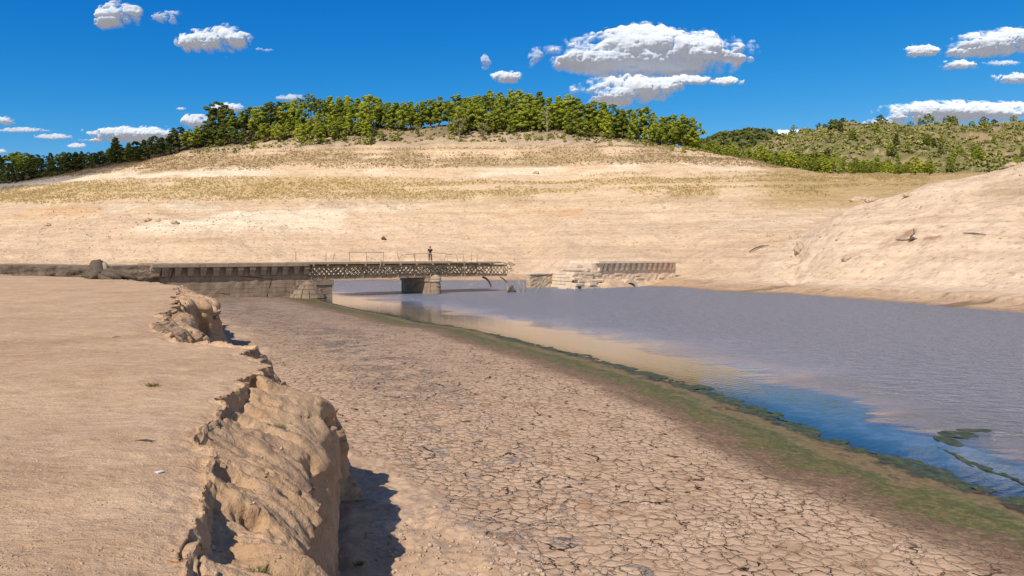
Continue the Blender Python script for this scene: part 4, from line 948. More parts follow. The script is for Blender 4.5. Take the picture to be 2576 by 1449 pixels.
def shade_cloud(gx_, gy_, gz_, rx, ry, alt, ang, seed, thin):
    """an unseen cloud sheet added behind the camera so that its shade falls on the ground at (gx, gy)"""
    q = Vector((gx_,gy_,gz_))+tosun*(alt/tosun.z)
    n_ = 60; A, B_ = np.meshgrid(np.linspace(-1.3,1.3,n_), np.linspace(-1.3,1.3,n_)); r = 1-A**2-B_**2; d = r+.35*fbm(A*2.2,B_*2.2,0*A+seed,4)
    x = A*rx; y = B_*ry; c, s = math.cos(ang), math.sin(ang); z = 5*np.clip(d,0,1)**.5
    f = grid_faces(n_,n_); dens = sstep(0,.5,d)*thin; f = f[dens.ravel()[f].max(1) > .004]; used = np.unique(f); re_ = np.full(A.size,-1); re_[used] = np.arange(len(used))
    o = mesh_np('unseen_shade_cloud', np.stack([c*x-s*y, s*x+c*y, z],-1).reshape(-1,3)[used], re_[f], M_CLOUD, smooth=True, attrs={'dens': dens.ravel()[used]}); o.location = q
    return tag(o, kind='structure')
shade_cloud(-40, 64, 2, 34, 12, 420, BRZ, 3., .36)  # unseen clouds, added only to shade the near abutment and left trees
shade_cloud(-195, 285, 25, 100, 52, 600, .1, 6., .62)
# ------------------------------------------------------------------ trees
t = NT('pine_needles'); oi = t.n('ObjectInfo', 'Random'); lv = t.attr('leaf')
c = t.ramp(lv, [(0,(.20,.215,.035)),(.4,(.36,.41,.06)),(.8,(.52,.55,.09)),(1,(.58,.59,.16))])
c = t.mix(1., c, t.ramp(oi, [(0,(.55,.60,.75)),(.5,(.9,.92,1)),(1,(1.12,1.1,1))]), 'MULTIPLY')
d_ = t.n('BsdfDiffuse', 0, {'Color': c}); tl_ = t.n('BsdfTranslucent', 0, {'Color': t.mix(1., c, (1.1,1.15,.5), 'MULTIPLY')})
M_PINE = t.done(t.n('MixShader', 0, {0: .45, 1: d_, 2: tl_}))
t = NT('dark_and_shaded_needles'); oi = t.n('ObjectInfo', 'Random'); lv = t.attr('leaf')  # darker needle colour; on the left trees it carries the cloud shade
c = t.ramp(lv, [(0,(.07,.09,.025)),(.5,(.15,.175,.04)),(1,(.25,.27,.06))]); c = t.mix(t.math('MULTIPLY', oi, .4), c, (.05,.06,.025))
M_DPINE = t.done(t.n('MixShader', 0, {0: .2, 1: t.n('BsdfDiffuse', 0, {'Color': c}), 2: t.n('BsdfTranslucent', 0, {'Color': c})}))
t = NT('scrub_leaves'); lv = t.attr('leaf'); c = t.ramp(lv, [(0,(.12,.12,.04)),(.5,(.25,.25,.07)),(1,(.36,.33,.11))]); M_SCRUB = t.done(t.pbr(c, .9))
t = NT('pale_leaves'); lv = t.attr('leaf'); M_PALEL = t.done(t.pbr(t.ramp(lv, [(0,(.16,.16,.06)),(1,(.36,.33,.14))]), .9))
t = NT('pine_bark'); n_ = t.noise(t.coord(), 5, 4, .6); M_BARK = t.done(t.pbr(t.ramp(n_, [(.3,(.09,.07,.05)),(.7,(.22,.17,.13))]), .95))
t = NT('dead_bark'); n_ = t.noise(t.coord(), 5, 4, .6); M_DEAD = t.done(t.pbr(t.ramp(n_, [(.3,(.30,.25,.19)),(.7,(.50,.43,.34))]), .95))
def leaf_quads(cen, rad, n, size, r, flatz=.75, up=.25):
    """n small faces on the shell and inside of an ellipsoid clump"""
    d = r.normal(size=(n,3)); d /= np.linalg.norm(d,axis=1)[:,None]; d[:,2] = np.where(d[:,2] < -.45, -d[:,2], d[:,2])
    rr = rad*(.55+.5*r.random(n)**.6); p = np.array(cen)+d*rr[:,None]*np.array([1,1,flatz])
    nn = d+r.normal(size=(n,3))*.32+np.array([0,0,up]); nn /= np.linalg.norm(nn,axis=1)[:,None]
    a = np.cross(nn, r.normal(size=(n,3))); a /= np.linalg.norm(a,axis=1)[:,None]; b = np.cross(nn, a)
    s = size*(.6+.8*r.random(n))[:,None]*.5
    v = np.stack([p-a*s-b*s*.6, p+a*s-b*s*.7, p+a*s*.8+b*s, p-a*s*.6+b*s*.8], 1)
    lf = np.clip(.30+.35*(d[:,2])+.25*r.random(n), 0, 1)  # tone rises towards each clump's top: sunlit tops painted into the leaves
    return v, lf
def make_crown(kind, seed):
    r = np.random.default_rng(seed); vs, ls = [], []
    if kind == 'round': H_, base, W_, nc = 9., 1.5, 2.9, 46
    elif kind == 'cone': H_, base, W_, nc = 9., .7, 2.5, 46
    elif kind == 'tall': H_, base, W_, nc = 11., 5., 2.5, 26
    elif kind == 'umbrella': H_, base, W_, nc = 9., 5.2, 3.4, 22
    elif kind == 'bush': H_, base, W_, nc = 2.4, .2, 1.5, 12
    for k in range(nc):
        f = ((k+.5)/nc)
        z = base+(H_-base)*f*.95
        if kind == 'round': w_ = W_*math.sin(math.pi*min(f*.86+.12,1))**.7
        elif kind == 'cone': w_ = W_*(1-f)**.75+.15
        elif kind == 'tall': w_ = W_*math.sin(math.pi*(f*.82+.12))**.8
        elif kind == 'umbrella': w_ = W_*(math.sin(math.pi*(f*.7+.25)))**.8
        else: w_ = W_*math.sin(math.pi*(f*.75+.2))
        a = k*2.4+r.normal()*.4; q = w_*(.35+.6*r.random()**.6)*(.85+.3*math.sin(a*2+seed))
        rad = (.34+.30*r.random())*(W_*.38)*(1.15 if f < .7 else .85)
        n = int(95*(rad/1.1)**1.6)+16 if kind != 'bush' else 40
        v, l = leaf_quads((q*math.cos(a), q*math.sin(a), z), rad, n, .38 if kind != 'bush' else .26, r)
        vs.append(v); ls.append(np.clip(l+.12*r.normal()+.15*(f-.5), 0, 1))  # clumps higher in the crown painted lighter, as if sunlit
    v = np.concatenate(vs); l = np.concatenate(ls); n = len(v)
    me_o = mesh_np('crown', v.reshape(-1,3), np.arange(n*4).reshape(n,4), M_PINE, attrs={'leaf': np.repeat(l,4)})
    me = me_o.data; bpy.data.objects.remove(me_o); return me, H_, base
def make_trunk(kind, seed, H_, base):
    r = random.Random(seed); m = MB(); lean = r.uniform(-.35,.35)
    top = H_*.86; pts = [(0,0,-.6)]+[(lean*f*f+r.uniform(-.06,.06), r.uniform(-.08,.08), top*f) for f in (.15,.4,.65,.85,1)]
    R0 = .17 if kind != 'bush' else .05; m.tube(pts, [R0*1.3,R0,R0*.8,R0*.55,R0*.35,R0*.12], 7)
    for k in range(6 if kind != 'bush' else 3):
        f = r.uniform(max(.25,base/H_*.8), .85); a = r.uniform(0,6.28); L_ = (1-f)*2.2+.6
        if kind == 'bush': L_ = .5
        x0 = lean*f*f; m.tube([(x0,0,top*f),(x0+math.cos(a)*L_*.5,math.sin(a)*L_*.5,top*f+.3),(x0+math.cos(a)*L_,math.sin(a)*L_,top*f+.75)], [R0*.4,R0*.28,R0*.1], 5)
    o = m.build('trunk', M_BARK, smooth=True); me = o.data; bpy.data.objects.remove(o); return me
KINDS = {}
for kind, ns_ in (('round',4),('cone',3),('tall',3),('umbrella',2),('bush',2)):
    KINDS[kind] = []
    for i in range(ns_):
        c_, H_, b_ = make_crown(kind, 100+i*7+len(kind)); KINDS[kind].append((c_, make_trunk(kind, 50+i, H_, b_), H_))
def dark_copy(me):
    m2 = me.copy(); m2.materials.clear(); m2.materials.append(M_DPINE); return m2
DARK = {k: [(dark_copy(c), t_, h) for c, t_, h in v] for k, v in KINDS.items()}  # darker crown copies, used on the left to paint in cloud shade
RT = random.Random(21); ALLT = []
def tree(kind, x, Y, h, group, dark=False, wide=1., zoff=0., name='pine_tree', cat='tree'):
    cm, tm, H_ = RT.choice((DARK if dark else KINDS)[kind]); s = h/H_
    p = ground_pt(x, Y); p.z += zoff-.1
    r = bpy.data.objects.new(name, None); COL.objects.link(r); r.location = p; r.rotation_euler = (0,0,RT.uniform(0,6.28)); w_ = s*wide*RT.uniform(1.05,1.4); r.scale = (w_, w_, s); r.empty_display_size = .3
    for nm, me in (('crown', cm), ('trunk', tm)):
        o = bpy.data.objects.new(nm, me); COL.objects.link(o); o.parent = r
    r['category'] = cat; r['group'] = group
    ALLT.append(dict(o=r, x=x, Y=Y, kind=kind, dark=dark, group=group, h=h)); return r
skyl = [(0,377),(30,380),(60,373),(100,382),(130,380),(200,378),(240,376),(290,361),(330,378),(360,368),(400,352),(450,346),(500,330),(540,306),(600,291),(650,285),(680,255),(720,252),(780,234),(810,250),(850,236),(900,239),(950,240),(975,262),(1000,256),(1060,248),(1110,238),(1140,250),(1170,240),(1220,226),(1260,228),(1300,223),(1330,232),(1350,236),(1380,252),(1400,246),(1450,255),(1500,270),(1545,280),(1570,300),(1600,300),(1630,312),(1650,303),(1680,318),(1700,308),(1725,318),(1750,340)]
G1 = 'pines of the wood on top of the pale hill'
def z_crest(x): return itp(x, [(0,258),(1400,252),(1700,244),(1850,235),(2050,216),(2200,206),(2600,195),(4000,180)])
# back row follows the wood's outline against the sky
x = 560.
while x < 1755:
    Y = z_crest(x)+RT.uniform(26,40); top = itp(x, skyl)+RT.uniform(-3,7); base = HY-(float(height_at(x,Y))-CZ)*F/Y
    h = max((base-top)*Y/F, 5.); h = min(h, 13.5)
    tree(RT.choice(['round','round','tall','cone']), x, Y, h, G1, dark=x < 800 and RT.random() < .8-(x-560)/500); x += RT.uniform(19,29)
x = 540.
while x < 1745:
    if not 940 < x < 1120:
        Y = z_crest(x)+RT.uniform(12,22); tree(RT.choice(['round','round','cone','tall']), x, Y, RT.uniform(9.5,12.), G1, dark=x < 700 and RT.random() < .7)
    else:
        Y = z_crest(x)+RT.uniform(18,26); tree(RT.choice(['round','cone']), x, Y, RT.uniform(9.,10.5), G1)
    x += RT.uniform(18,26)
x = 560.
while x < 1745:
    if not 930 < x < 1150:
        Y = z_crest(x)+RT.uniform(3,10); tree(RT.choice(['round','cone','cone','round']), x, Y, RT.uniform(6.,10.5)*(1 if x > 1150 else .9), G1, dark=x < 640)
    x += RT.uniform(20,30)
for x, Y, h in ((800,252,8.0),(838,256,6.6),(758,255,6.8),(700,258,6.5),(915,262,6.),(1240,256,8.2),(1155,262,9.2),(1430,258,8.2),(1530,252,8.5),(1345,262,8.6),(1050,274,6.2),(975,272,6.)): tree('cone' if h > 7 else 'round', x, Y, h, G1)
# small bushes on the bare slope in front of the wood
G2 = 'small pine bushes in front of the hilltop wood'
for x, y, h in ((930,362,3.6),(959,354,3.4),(1000,352,2.8),(990,356,2.2),(1085,352,1.8),(1265,357,1.6),(1330,352,1.5),(865,356,2.),(1360,352,1.7),(1420,357,1.6),(1500,360,1.9),(640,372,2.2),(760,362,1.8),(1220,354,1.8),(1640,368,1.5),(1535,366,1.4),(1690,380,1.6),(1720,384,1.9),(590,384,1.8),(1130,350,1.6)):
    p = hit(x, y, 200, 300); tree('bush', x, p.y, h, G2, name='pine_bush', cat='bush')
# shaded trees beyond the left ridge
G3 = 'trees in cloud shade beyond the left ridge'
x = -20.
while x < 560:
    Y = z_crest(x)+RT.uniform(14,36); top = itp(max(x,0), skyl)+RT.uniform(-2,9); base = HY-(float(height_at(x,Y))-CZ)*F/Y
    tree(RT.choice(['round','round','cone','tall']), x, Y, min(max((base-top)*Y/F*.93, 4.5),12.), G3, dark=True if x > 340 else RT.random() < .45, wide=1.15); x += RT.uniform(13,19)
x = -15.
while x < 560:
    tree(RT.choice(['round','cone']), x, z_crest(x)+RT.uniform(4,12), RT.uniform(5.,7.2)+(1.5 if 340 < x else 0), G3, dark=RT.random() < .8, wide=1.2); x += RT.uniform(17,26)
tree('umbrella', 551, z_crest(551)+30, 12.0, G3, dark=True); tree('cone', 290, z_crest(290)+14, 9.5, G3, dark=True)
# wood on the low saddle to the right of the hill
G4 = 'pines of the low wood on the saddle at the right'
topR = [(1750,352),(1800,362),(1850,370),(1900,372),(1950,375),(2000,372),(2050,382),(2100,385),(2150,400),(2200,395),(2250,402),(2300,408),(2350,425)]
for row, (dy, fr) in enumerate(((52,1.),(34,.97),(18,.88),(6,.7))):
    x = 1752.+row*6
    while x < 2345:
        Y = z_crest(x)+dy+RT.uniform(-6,6); base = HY-(float(height_at(x,Y))-CZ)*F/Y; top = itp(x, topR)+row*7+RT.uniform(-4,7)
        h = (base-top)*Y/F
        if row == 3: h = RT.uniform(2.5,6)
        if h > 1.8: tree(RT.choice(['tall','tall','round']) if row < 3 and x < 2200 else RT.choice(['round','cone']), x, Y, min(max(h,2.5),12), G4, wide=1.1)
        x += RT.uniform(20,30)*(1.5 if row == 3 else 1)
# far scrub hill: single trees one can tell apart, and the scrub between them
G5 = 'trees scattered over the far scrubby hill'
for i in range(55):
    x = RT.uniform(1960, 2600); Y = RT.uniform(380, 600); 
    tree(RT.choice(['round','round','cone']), x, Y, RT.uniform(5,9.5), G5, dark=RT.random() < .35, wide=1.0)
for x, h in ((2120,9),(2145,8),(2216,11),(2100,7),(2335,11),(2385,8),(2445,7),(2290,6),(2500,7),(2550,6),(2060,7),(2075,6),(1990,6)):
    tree('round', x, 598, h, G5, dark=RT.random() < .5, wide=1.2)
def scatter_leaves(name, pts, rad, nleaf, size, mat, label, seed, cat='scrub'):
    r = np.random.default_rng(seed); vs, ls = [], []
    for p, q in zip(pts, rad):
        v, l = leaf_quads((p[0],p[1],p[2]+q*.35), q, nleaf, size, r, .7); vs.append(v); ls.append(np.clip(l+.2*r.normal(),0,1))
    v = np.concatenate(vs); l = np.concatenate(ls); n = len(v)
    return tag(mesh_np(name, v.reshape(-1,3), np.arange(n*4).reshape(n,4), mat, attrs={'leaf': np.repeat(l,4)}), label, cat, kind='stuff')
r = np.random.default_rng(3); pts, rad = [], []
while len(pts) < 4200:
    x = r.uniform(1780, 2640); Y = r.uniform(335, 640); z = float(height_at(x, Y)); X = (x-CX)/F*Y
    if z < 10 or fbm(X*.02, Y*.02, 91, 3) < -.35+.5*r.random()-.25: continue
    pts.append((X,Y,z)); rad.append(r.uniform(.8,2.4))
scatter_leaves('hill_scrub', pts, rad, 26, 1.0, M_SCRUB, 'grey green scrub covering the rocky far hill at the right', 5)
pts, rad = [], []
while len(pts) < 900:
    x = r.uniform(1740, 2080); Y = r.uniform(860, 1060); z = float(height_at(x, Y)); pts.append(((x-CX)/F*Y,Y,z)); rad.append(r.uniform(2.5,5.5))
scatter_leaves('distant_wood', pts, rad, 22, 2.4, M_DPINE, 'distant dark wood covering the farthest rounded hill', 6, 'wood')
# undergrowth along the foot of the hilltop wood
pts, rad = [], []
while len(pts) < 520:
    x = r.uniform(480, 1800); Y = float(z_crest(x))+abs(r.normal())*9-4; 
    if 940 < x < 1130: Y += r.uniform(0, 22)
    z = float(height_at(x, Y)); pts.append(((x-CX)/F*Y,Y,z)); rad.append(r.uniform(.3,.9))
scatter_leaves('undergrowth', pts, rad, 16, .45, M_SCRUB, 'low olive undergrowth along the foot of the hilltop wood', 8, 'undergrowth')
# a dead pine, a bare sapling and two pale shrubs stand out from the wood
def bare_tree(name, x, y, h, label, mat, seed, fork=3, spread=.45):
    p = hit(x, y, 200, 300); o = empty(name, p, 0, label, 'tree'); r = random.Random(seed)
    m = MB(); m.tube([(0,0,-.3),(.05,0,h*.3),(-.05,0,h*.6),(.05,.05,h*.85),(0,0,h)],[.16,.13,.09,.05,.02],6); m.build('trunk', mat, o)
    for k in range(11):
        f = .22+.07*k; a = r.uniform(0,6.28); L_ = (1.1-f)*h*spread; m = MB()
        q = [(0,0,h*f),(math.cos(a)*L_*.5,math.sin(a)*L_*.5,h*f+L_*.45),(math.cos(a)*L_,math.sin(a)*L_,h*f+L_*1.1)]
        m.tube(q,[.05,.035,.012],5)
        for s_ in (.4,.6,.8):
            b = Vector(q[0]).lerp(Vector(q[2]), s_); a2 = a+r.uniform(-1,1); m.tube([b,b+Vector((math.cos(a2)*.5,math.sin(a2)*.5,.6))*L_*.5],[.02,.008],4)
        m.build('limb', mat, o)
    return o
bare_tree('dead_tree', 1376, 352, 11., 'bare dead grey tree standing at the front of the hilltop wood, right of centre', M_DEAD, 3)
bare_tree('dead_tree', 1100, 346, 5., 'small leafless sapling on the bare patch in front of the hilltop wood', M_DEAD, 8, spread=.6)
def shrub(x, y, h, label, seed):
    p = hit(x, y, 200, 300); o = empty('shrub', p, 0, label, 'shrub'); r = np.random.default_rng(seed); vs, ls = [], []
    for k in range(26):
        a = r.uniform(0,6.28); f = r.random(); q = h*.32*(f**.8); v,l = leaf_quads((q*math.cos(a),q*math.sin(a),h*(.25+.65*f)), .45, 24, .3, r, 1.3); vs.append(v); ls.append(l)
    v = np.concatenate(vs); l = np.concatenate(ls); n = len(v); mesh_np('foliage', v.reshape(-1,3), np.arange(n*4).reshape(n,4), M_PALEL, o, attrs={'leaf': np.repeat(l,4)})
    m = MB(); rr = random.Random(seed)
    for k in range(9): a = rr.uniform(0,6.28); m.tube([(0,0,-.1),(math.cos(a)*.2*h*.5,math.sin(a)*.2*h*.5,h*.5),(math.cos(a)*.3*h,math.sin(a)*.3*h,h*1.05)],[.05,.03,.01],4)
    m.build('stem', M_DEAD, o)
shrub(1155, 350, 7.2, 'pale yellow green feathery shrub left of centre in front of the hilltop wood', 4)
shrub(1213, 352, 6.0, 'thin pale shrub just right of the feathery shrub at the hilltop wood', 5)
shrub(1050, 345, 4.2, 'pale bushy shrub on the bare patch at the foot of the wood', 6)
# labels: each tree by look and by its place in its row
ordw = lambda n: {1:'first',2:'second',3:'third'}.get(n, '%d%s' % (n, 'th' if 10 <= n%100 <= 20 else {1:'st',2:'nd',3:'rd'}.get(n%10,'th')))
look = {'round':'round crowned pine','cone':'pointed bushy pine','tall':'tall thin trunked pine','umbrella':'umbrella shaped pine','bush':'low pine bush'}
where = {G1:'hilltop wood', G2:'slope below the wood', G3:'shaded left wood', G4:'low right wood', G5:'far scrubby hill'}
byk = {}
for d in sorted(ALLT, key=lambda d: d['x']):
    k = (d['group'], d['kind'], d['dark']); byk.setdefault(k, []).append(d)
for (g_, k_, dk), L_ in byk.items():
    for i, d in enumerate(L_):
        d['o']['label'] = ('%s %s on the %s, %s such tree from left' % ('dark green' if dk else 'bright olive', look[k_], where[g_], ordw(i+1))).replace('on the hilltop wood','in the hilltop wood').replace('on the shaded','in the shaded').replace('on the low','in the low')
print('TREES', len(ALLT))

# ------------------------------------------------------------------ dry grass and stones on the hillside
t = NT('dry_grass'); lv = t.attr('leaf'); kc = t.attr('tone')
c = t.mix(kc, t.ramp(lv, [(0,(.58,.46,.21)),(1,(.80,.66,.37))]), t.ramp(lv, [(0,(.42,.32,.17)),(1,(.64,.50,.29))]))
M_GRASS = t.done(t.n('MixShader', 0, {0: .6, 1: t.n('BsdfDiffuse',0,{'Color': c}), 2: t.n('BsdfTranslucent',0,{'Color': c})}))
def grass_field(name, n, dens, label, seed, hh=(.25,.6), xr=(-80,2700), yr_=(120,290)):
    r = np.random.default_rng(seed); x = r.uniform(*xr, n*4); Y = r.uniform(*yr_, n*4)
    z = height_at(x, Y); X = (x-CX)/F*Y; k = r.random(n*4) < dens(x, Y, X, z); x, Y, X, z = x[k][:n], Y[k][:n], X[k][:n], z[k][:n]; n = len(x)
    nb = 5; tone = sstep(28,31,z)
    P_ = np.repeat(np.stack([X,Y,z],-1), nb, 0); m_ = n*nb; a = r.uniform(0,6.28,m_); sp = r.uniform(.05,.32,m_); h = r.uniform(*hh, m_)
    b0 = P_+np.stack([np.cos(a)*sp*.5, np.sin(a)*sp*.5, 0*a-.05],-1); w_ = .07+.07*r.random(m_); a2 = r.uniform(0,6.28,m_); s_ = np.stack([np.cos(a2)*w_, np.sin(a2)*w_, 0*a],-1)
    tip = b0+np.stack([np.cos(a)*sp*1.3, np.sin(a)*sp*1.3, h],-1)
    v = np.stack([b0-s_, b0+s_, tip],1).reshape(-1,3); lf = np.repeat(r.random(m_),3); tn = np.repeat(np.repeat(tone,nb),3)
    return tag(mesh_np(name, v, np.arange(len(v)).reshape(-1,3), M_GRASS, attrs={'leaf': lf, 'tone': tn}), label, 'dry grass', kind='stuff')
def st_(X, Y, z): return fbm(X*.012, Y*.012, z*.9, 4)+.6*fbm(X*.09, Y*.09, 23, 3)
grass_field('upper_grass', 26000, lambda x,Y,X,z: sstep(29.8,31,z+.8*fbm(X*.05,Y*.05,1,2))*(1-sstep(38,40,z))*sstep(-.9,-.1,st_(X,Y,z))*(x<2360), 'olive brown dry grass in a broad band below the hilltop wood', 31)
grass_field('lower_grass', 24000, lambda x,Y,X,z: sstep(18.2,19.8,z+.8*fbm(X*.05,Y*.05,1,2))*(1-sstep(26,27.6,z))*sstep(-.45,.3,st_(X,Y,z)+.5*(1-sstep(500,1500,x)))*(x<2340), 'yellow dry grass in a band across the middle of the slope', 32)
grass_field('grass_tufts', 2600, lambda x,Y,X,z: sstep(13,19,z)*(1-sstep(30,31,z))*.5*sstep(0,.4,st_(X,Y,z)), 'scattered tufts of dry grass on the pale slope', 33, (.3,.6))
def rocks_mesh(name, pts, sizes, mat, seed, label=None, kind='stuff', cat='stones'):
    r = np.random.default_rng(seed); base = np.array([(-1,-1,-1),(1,-1,-1),(1,1,-1),(-1,1,-1),(-1,-1,1),(1,-1,1),(1,1,1),(-1,1,1)], float)*.5
    fq = np.array(((0,3,2,1),(4,5,6,7),(0,1,5,4),(1,2,6,5),(2,3,7,6),(3,0,4,7))); vs, fs = [], []
    for i, (p, s) in enumerate(zip(pts, sizes)):
        b = base+r.normal(size=(8,3))*.13; b[4:,:2] *= r.uniform(.45,.85); a = r.uniform(0,6.28); c, q = math.cos(a), math.sin(a)
        b = b*np.array([1,r.uniform(.6,1),r.uniform(.45,.8)])*s; b = np.stack([b[:,0]*c-b[:,1]*q, b[:,0]*q+b[:,1]*c, b[:,2]],-1)+np.array(p)+np.array([0,0,s*.15]); vs.append(b); fs.append(fq+8*i)
    return tag(mesh_np(name, np.concatenate(vs), np.concatenate(fs), mat), label, cat, kind=kind)
t = NT('pale_rock'); n_ = t.noise(t.coord(), 2.5, 6, .7); M_ROCK = t.done(t.pbr(t.ramp(n_, [(.3,(.34,.25,.17)),(.7,(.60,.47,.34))]), .95, t.bump(n_, .06)))
r = np.random.default_rng(12); pts, sz = [], []
while len(pts) < 5200:
    x = r.uniform(-60, 2640); Y = r.uniform(100, 262); z = float(height_at(x, Y)); 
    if z < 1.5 or (16 < z < 38 and r.random() < .75 and x < 2300): continue
    if z < 9 and r.random() < .6: continue
    X = (x-CX)/F*Y
    if r.random() > .25+.9*sstep(-.1,.5,float(fbm(X*.03,Y*.03,95,3))): continue
    pts.append((X,Y,z)); sz.append(.10+.32*r.random()**3+(.12 if z > 38 else 0))
rocks_mesh('hill_stones', pts, sz, M_ROCK, 13, 'small stones scattered over the pale slopes')
# ------------------------------------------------------------------ single rocks, driftwood, litter
def rock(x, y, s, label, seed, Y0=60, Y1=260, sx=1., name='boulder', mat=None, sz_=.7):
    p = hit(x, y, Y0, Y1); m = bpy.data.meshes.new(name)
    import bmesh
    bm = bmesh.new(); bmesh.ops.create_icosphere(bm, subdivisions=4, radius=1.)
    co_ = np.array([v.co for v in bm.verts]); n_ = fbm(co_[:,0]*1.1+seed, co_[:,1]*1.1, co_[:,2]*1.1, 4, .6); q = np.abs(vnoise(co_[:,0]*2.2, co_[:,1]*2.2+seed, co_[:,2]*2.2))
    rr = 1+.38*n_+.25*(q-.3)
    for v, k in zip(bm.verts, rr): v.co = Vector((v.co.x*k*s*sx, v.co.y*k*s*.8, v.co.z*k*s*sz_))
    bm.to_mesh(m); bm.free(); m.materials.append(mat or M_ROCK); m.polygons.foreach_set('use_smooth', np.ones(len(m.polygons), bool))
    o = bpy.data.objects.new(name, m); COL.objects.link(o); o.location = p+Vector((0,0,s*.1)); return tag(o, label, 'rock')
rock(2165, 505, 1.1, 'large cracked boulder on the crest of the right bank', 1, sx=1.7)
rock(2192, 507, .8, 'rounded boulder just right of the cracked boulder on the right bank', 2, sx=1.5)
rock(2290, 492, .5, 'small grey outcrop higher up the right bank crest', 3, sx=2.)
rock(2545, 418, .8, 'dark boulder near the right edge at the top of the bank', 4, 60, 140)
rock(1347, 437, .9, 'single grey boulder in the white band above the middle of the slope', 5)
rock(371, 556, .9, 'angular boulder on the slope at the left, above the causeway', 6)
rock(440, 563, .9, 'pale squat boulder right of the angular one on the left slope', 7)
rock(398, 557, .6, 'small pale boulder between two bigger ones on the left slope', 8)
rock(118, 568, .75, 'pale boulder alone below the white patch at the far left', 9)
rock(262, 430, .5, 'small rock on the shaded ridge at the left', 10, 150, 262)
rock(725, 462, .7, 'pale rock at the bottom edge of the yellow grass band', 11)
rock(2130, 653, .6, 'crumbling clod of earth low on the right bank', 12, 60, 130)
def drift(name, segs, mat, label, cat, loc, part='branch', noise=.12, group=None):
    o = empty(name, loc, 0, label, cat, group)
    for i, (pts, rad) in enumerate(segs): m = MB(); m.tube(pts, rad, 8, noise); m.build(part, mat, o, smooth=True)
    return o
def wp(x, y, Y): return Vector(((x-CX)/F*Y, Y, CZ-(y-HY)*Y/F))
def loc_pts(L_, o): return [tuple(Vector(p)-o) for p in L_]
# the old stump on the far edge of the terrace
so_ = wp(250, 702, 52.0); Y = 52.
def q(x, y, dY=0.): return wp(x, y, Y+dY)-so_
st = empty('tree_stump', so_, 0, 'weathered grey tree stump with spreading roots on the far edge of the terrace', 'tree stump')
m = MB(); m.tube([q(252,706),q(250,690),q(248,676),q(243,664),q(240,657)], [.75,.55,.47,.45,.36], 14, .10); m.build('trunk', M_WOODD, st, smooth=True)
m = MB(); m.tube([q(262,703),q(264,684),q(265,670),q(262,660)], [.33,.25,.2,.12], 9, .15); m.build('snag', M_WOODG, st, smooth=True)
m = MB(); m.tube([q(236,665,-.2),q(234,659,-.2),q(240,656,-.2)], [.2,.16,.08], 8, .2); m.build('snag', M_WOODD, st, smooth=True)
for k, (pts, rad) in enumerate(( ([q(245,690),q(225,693),q(213,701)],[.33,.2,.08]), ([q(250,692,-.3),q(232,697,-.8),q(222,703,-1)],[.3,.2,.08]), ([q(258,688),q(280,683),q(300,690),q(325,695),q(345,702)],[.36,.27,.22,.16,.08]),
        ([q(260,692,-.3),q(285,693,-.5),q(305,700,-.6)],[.33,.22,.1]), ([q(270,690,.5),q(300,696,.5),q(322,702,.5)],[.24,.18,.08]), ([q(252,695,-.4),q(262,700,-1.),q(285,704,-1.4)],[.25,.18,.07]) )):
    m = MB(); m.tube(pts, rad, 9, .16); m.build('root', M_WOODD, st, smooth=True)
# dark snag and sticks in the water
def pole(name, pts, rad, Y, mat, label, cat='branch', group=None, part=None):
    P_ = [wp(x,y,Y) for x,y in pts]; o = P_[0].copy(); m = MB(); m.tube(loc_pts(P_, o), rad, 7, .1)
    ob = m.build(name, mat, None, smooth=True); ob.location = o; return tag(ob, label, cat, group)
o = wp(1285, 735, 92); sn = empty('driftwood_snag', o, 0, 'dark snarled stump poking out of the water right of the broken span', 'driftwood')
for pts, rad in (([(1278,737),(1284,724),(1290,717)],[.16,.18,.1]),([(1298,737),(1292,728),(1290,719)],[.12,.15,.1]),([(1276,733),(1290,731),(1298,733)],[.12,.12,.08]),([(1285,737),(1287,728),(1282,722)],[.15,.12,.06])):
    m = MB(); m.tube([wp(x,y,92)-o for x,y in pts], rad, 8, .2); m.build('limb', M_WOODD, sn, smooth=True)
GS = 'bleached sticks standing in the water'
pole('stick', [(1311,733),(1309.5,722),(1306,713),(1304,705)], [.06,.07,.05,.03], 93, M_WOODG, 'thin bleached stick in the water, nearest the dark snag', group=GS)
pole('stick', [(1322,734),(1320.5,722),(1317,714),(1318,709)], [.06,.06,.05,.03], 93, M_WOODG, 'thin bleached stick in the middle of three in the water', group=GS)
o = wp(1348, 736, 92); sk = empty('forked_stick', o, 0, 'forked bleached branch leaning out of the water before the stone wall', 'branch', GS)
m = MB(); m.tube([wp(x,y,92)-o for x,y in ((1348,738),(1356,724),(1362,712),(1366,703))], [.07,.06,.05,.03], 7, .1); m.build('stem', M_WOODG, sk, smooth=True)
m = MB(); m.tube([wp(x,y,92)-o for x,y in ((1357,724),(1364,718),(1371,716),(1372,712))], [.05,.04,.035,.02], 7, .1); m.build('fork', M_WOODG, sk, smooth=True)
def lying(name, pts, rad, label, mat, cat='driftwood', lift=.15, Y0=60, Y1=200):
    P_ = [hit(x,y,Y0,Y1)+Vector((0,0,lift+dz)) for x,y,dz in pts]; o = P_[0].copy(); m = MB(); m.tube(loc_pts(P_, o), rad, 7, .15); ob = m.build(name, mat, None, smooth=True); ob.location = o; return tag(ob, label, cat)
lying('driftwood_root', [(960,604,.1),(965,603,.3),(971,605,.1)], [.25,.35,.15], 'dark lump of driftwood alone on the slope behind the bridge', M_WOODD)
lying('driftwood_branch', [(2254,606,0),(2272,607,.05),(2292,606,.1)], [.05,.09,.07], 'thin bleached branch lying on the right bank beside a gnarled root', M_WOODG)
p = hit(2295, 606, 60, 130); gr = empty('gnarled_root', p, 0, 'dark gnarled root with one upright prong on the right bank', 'driftwood')
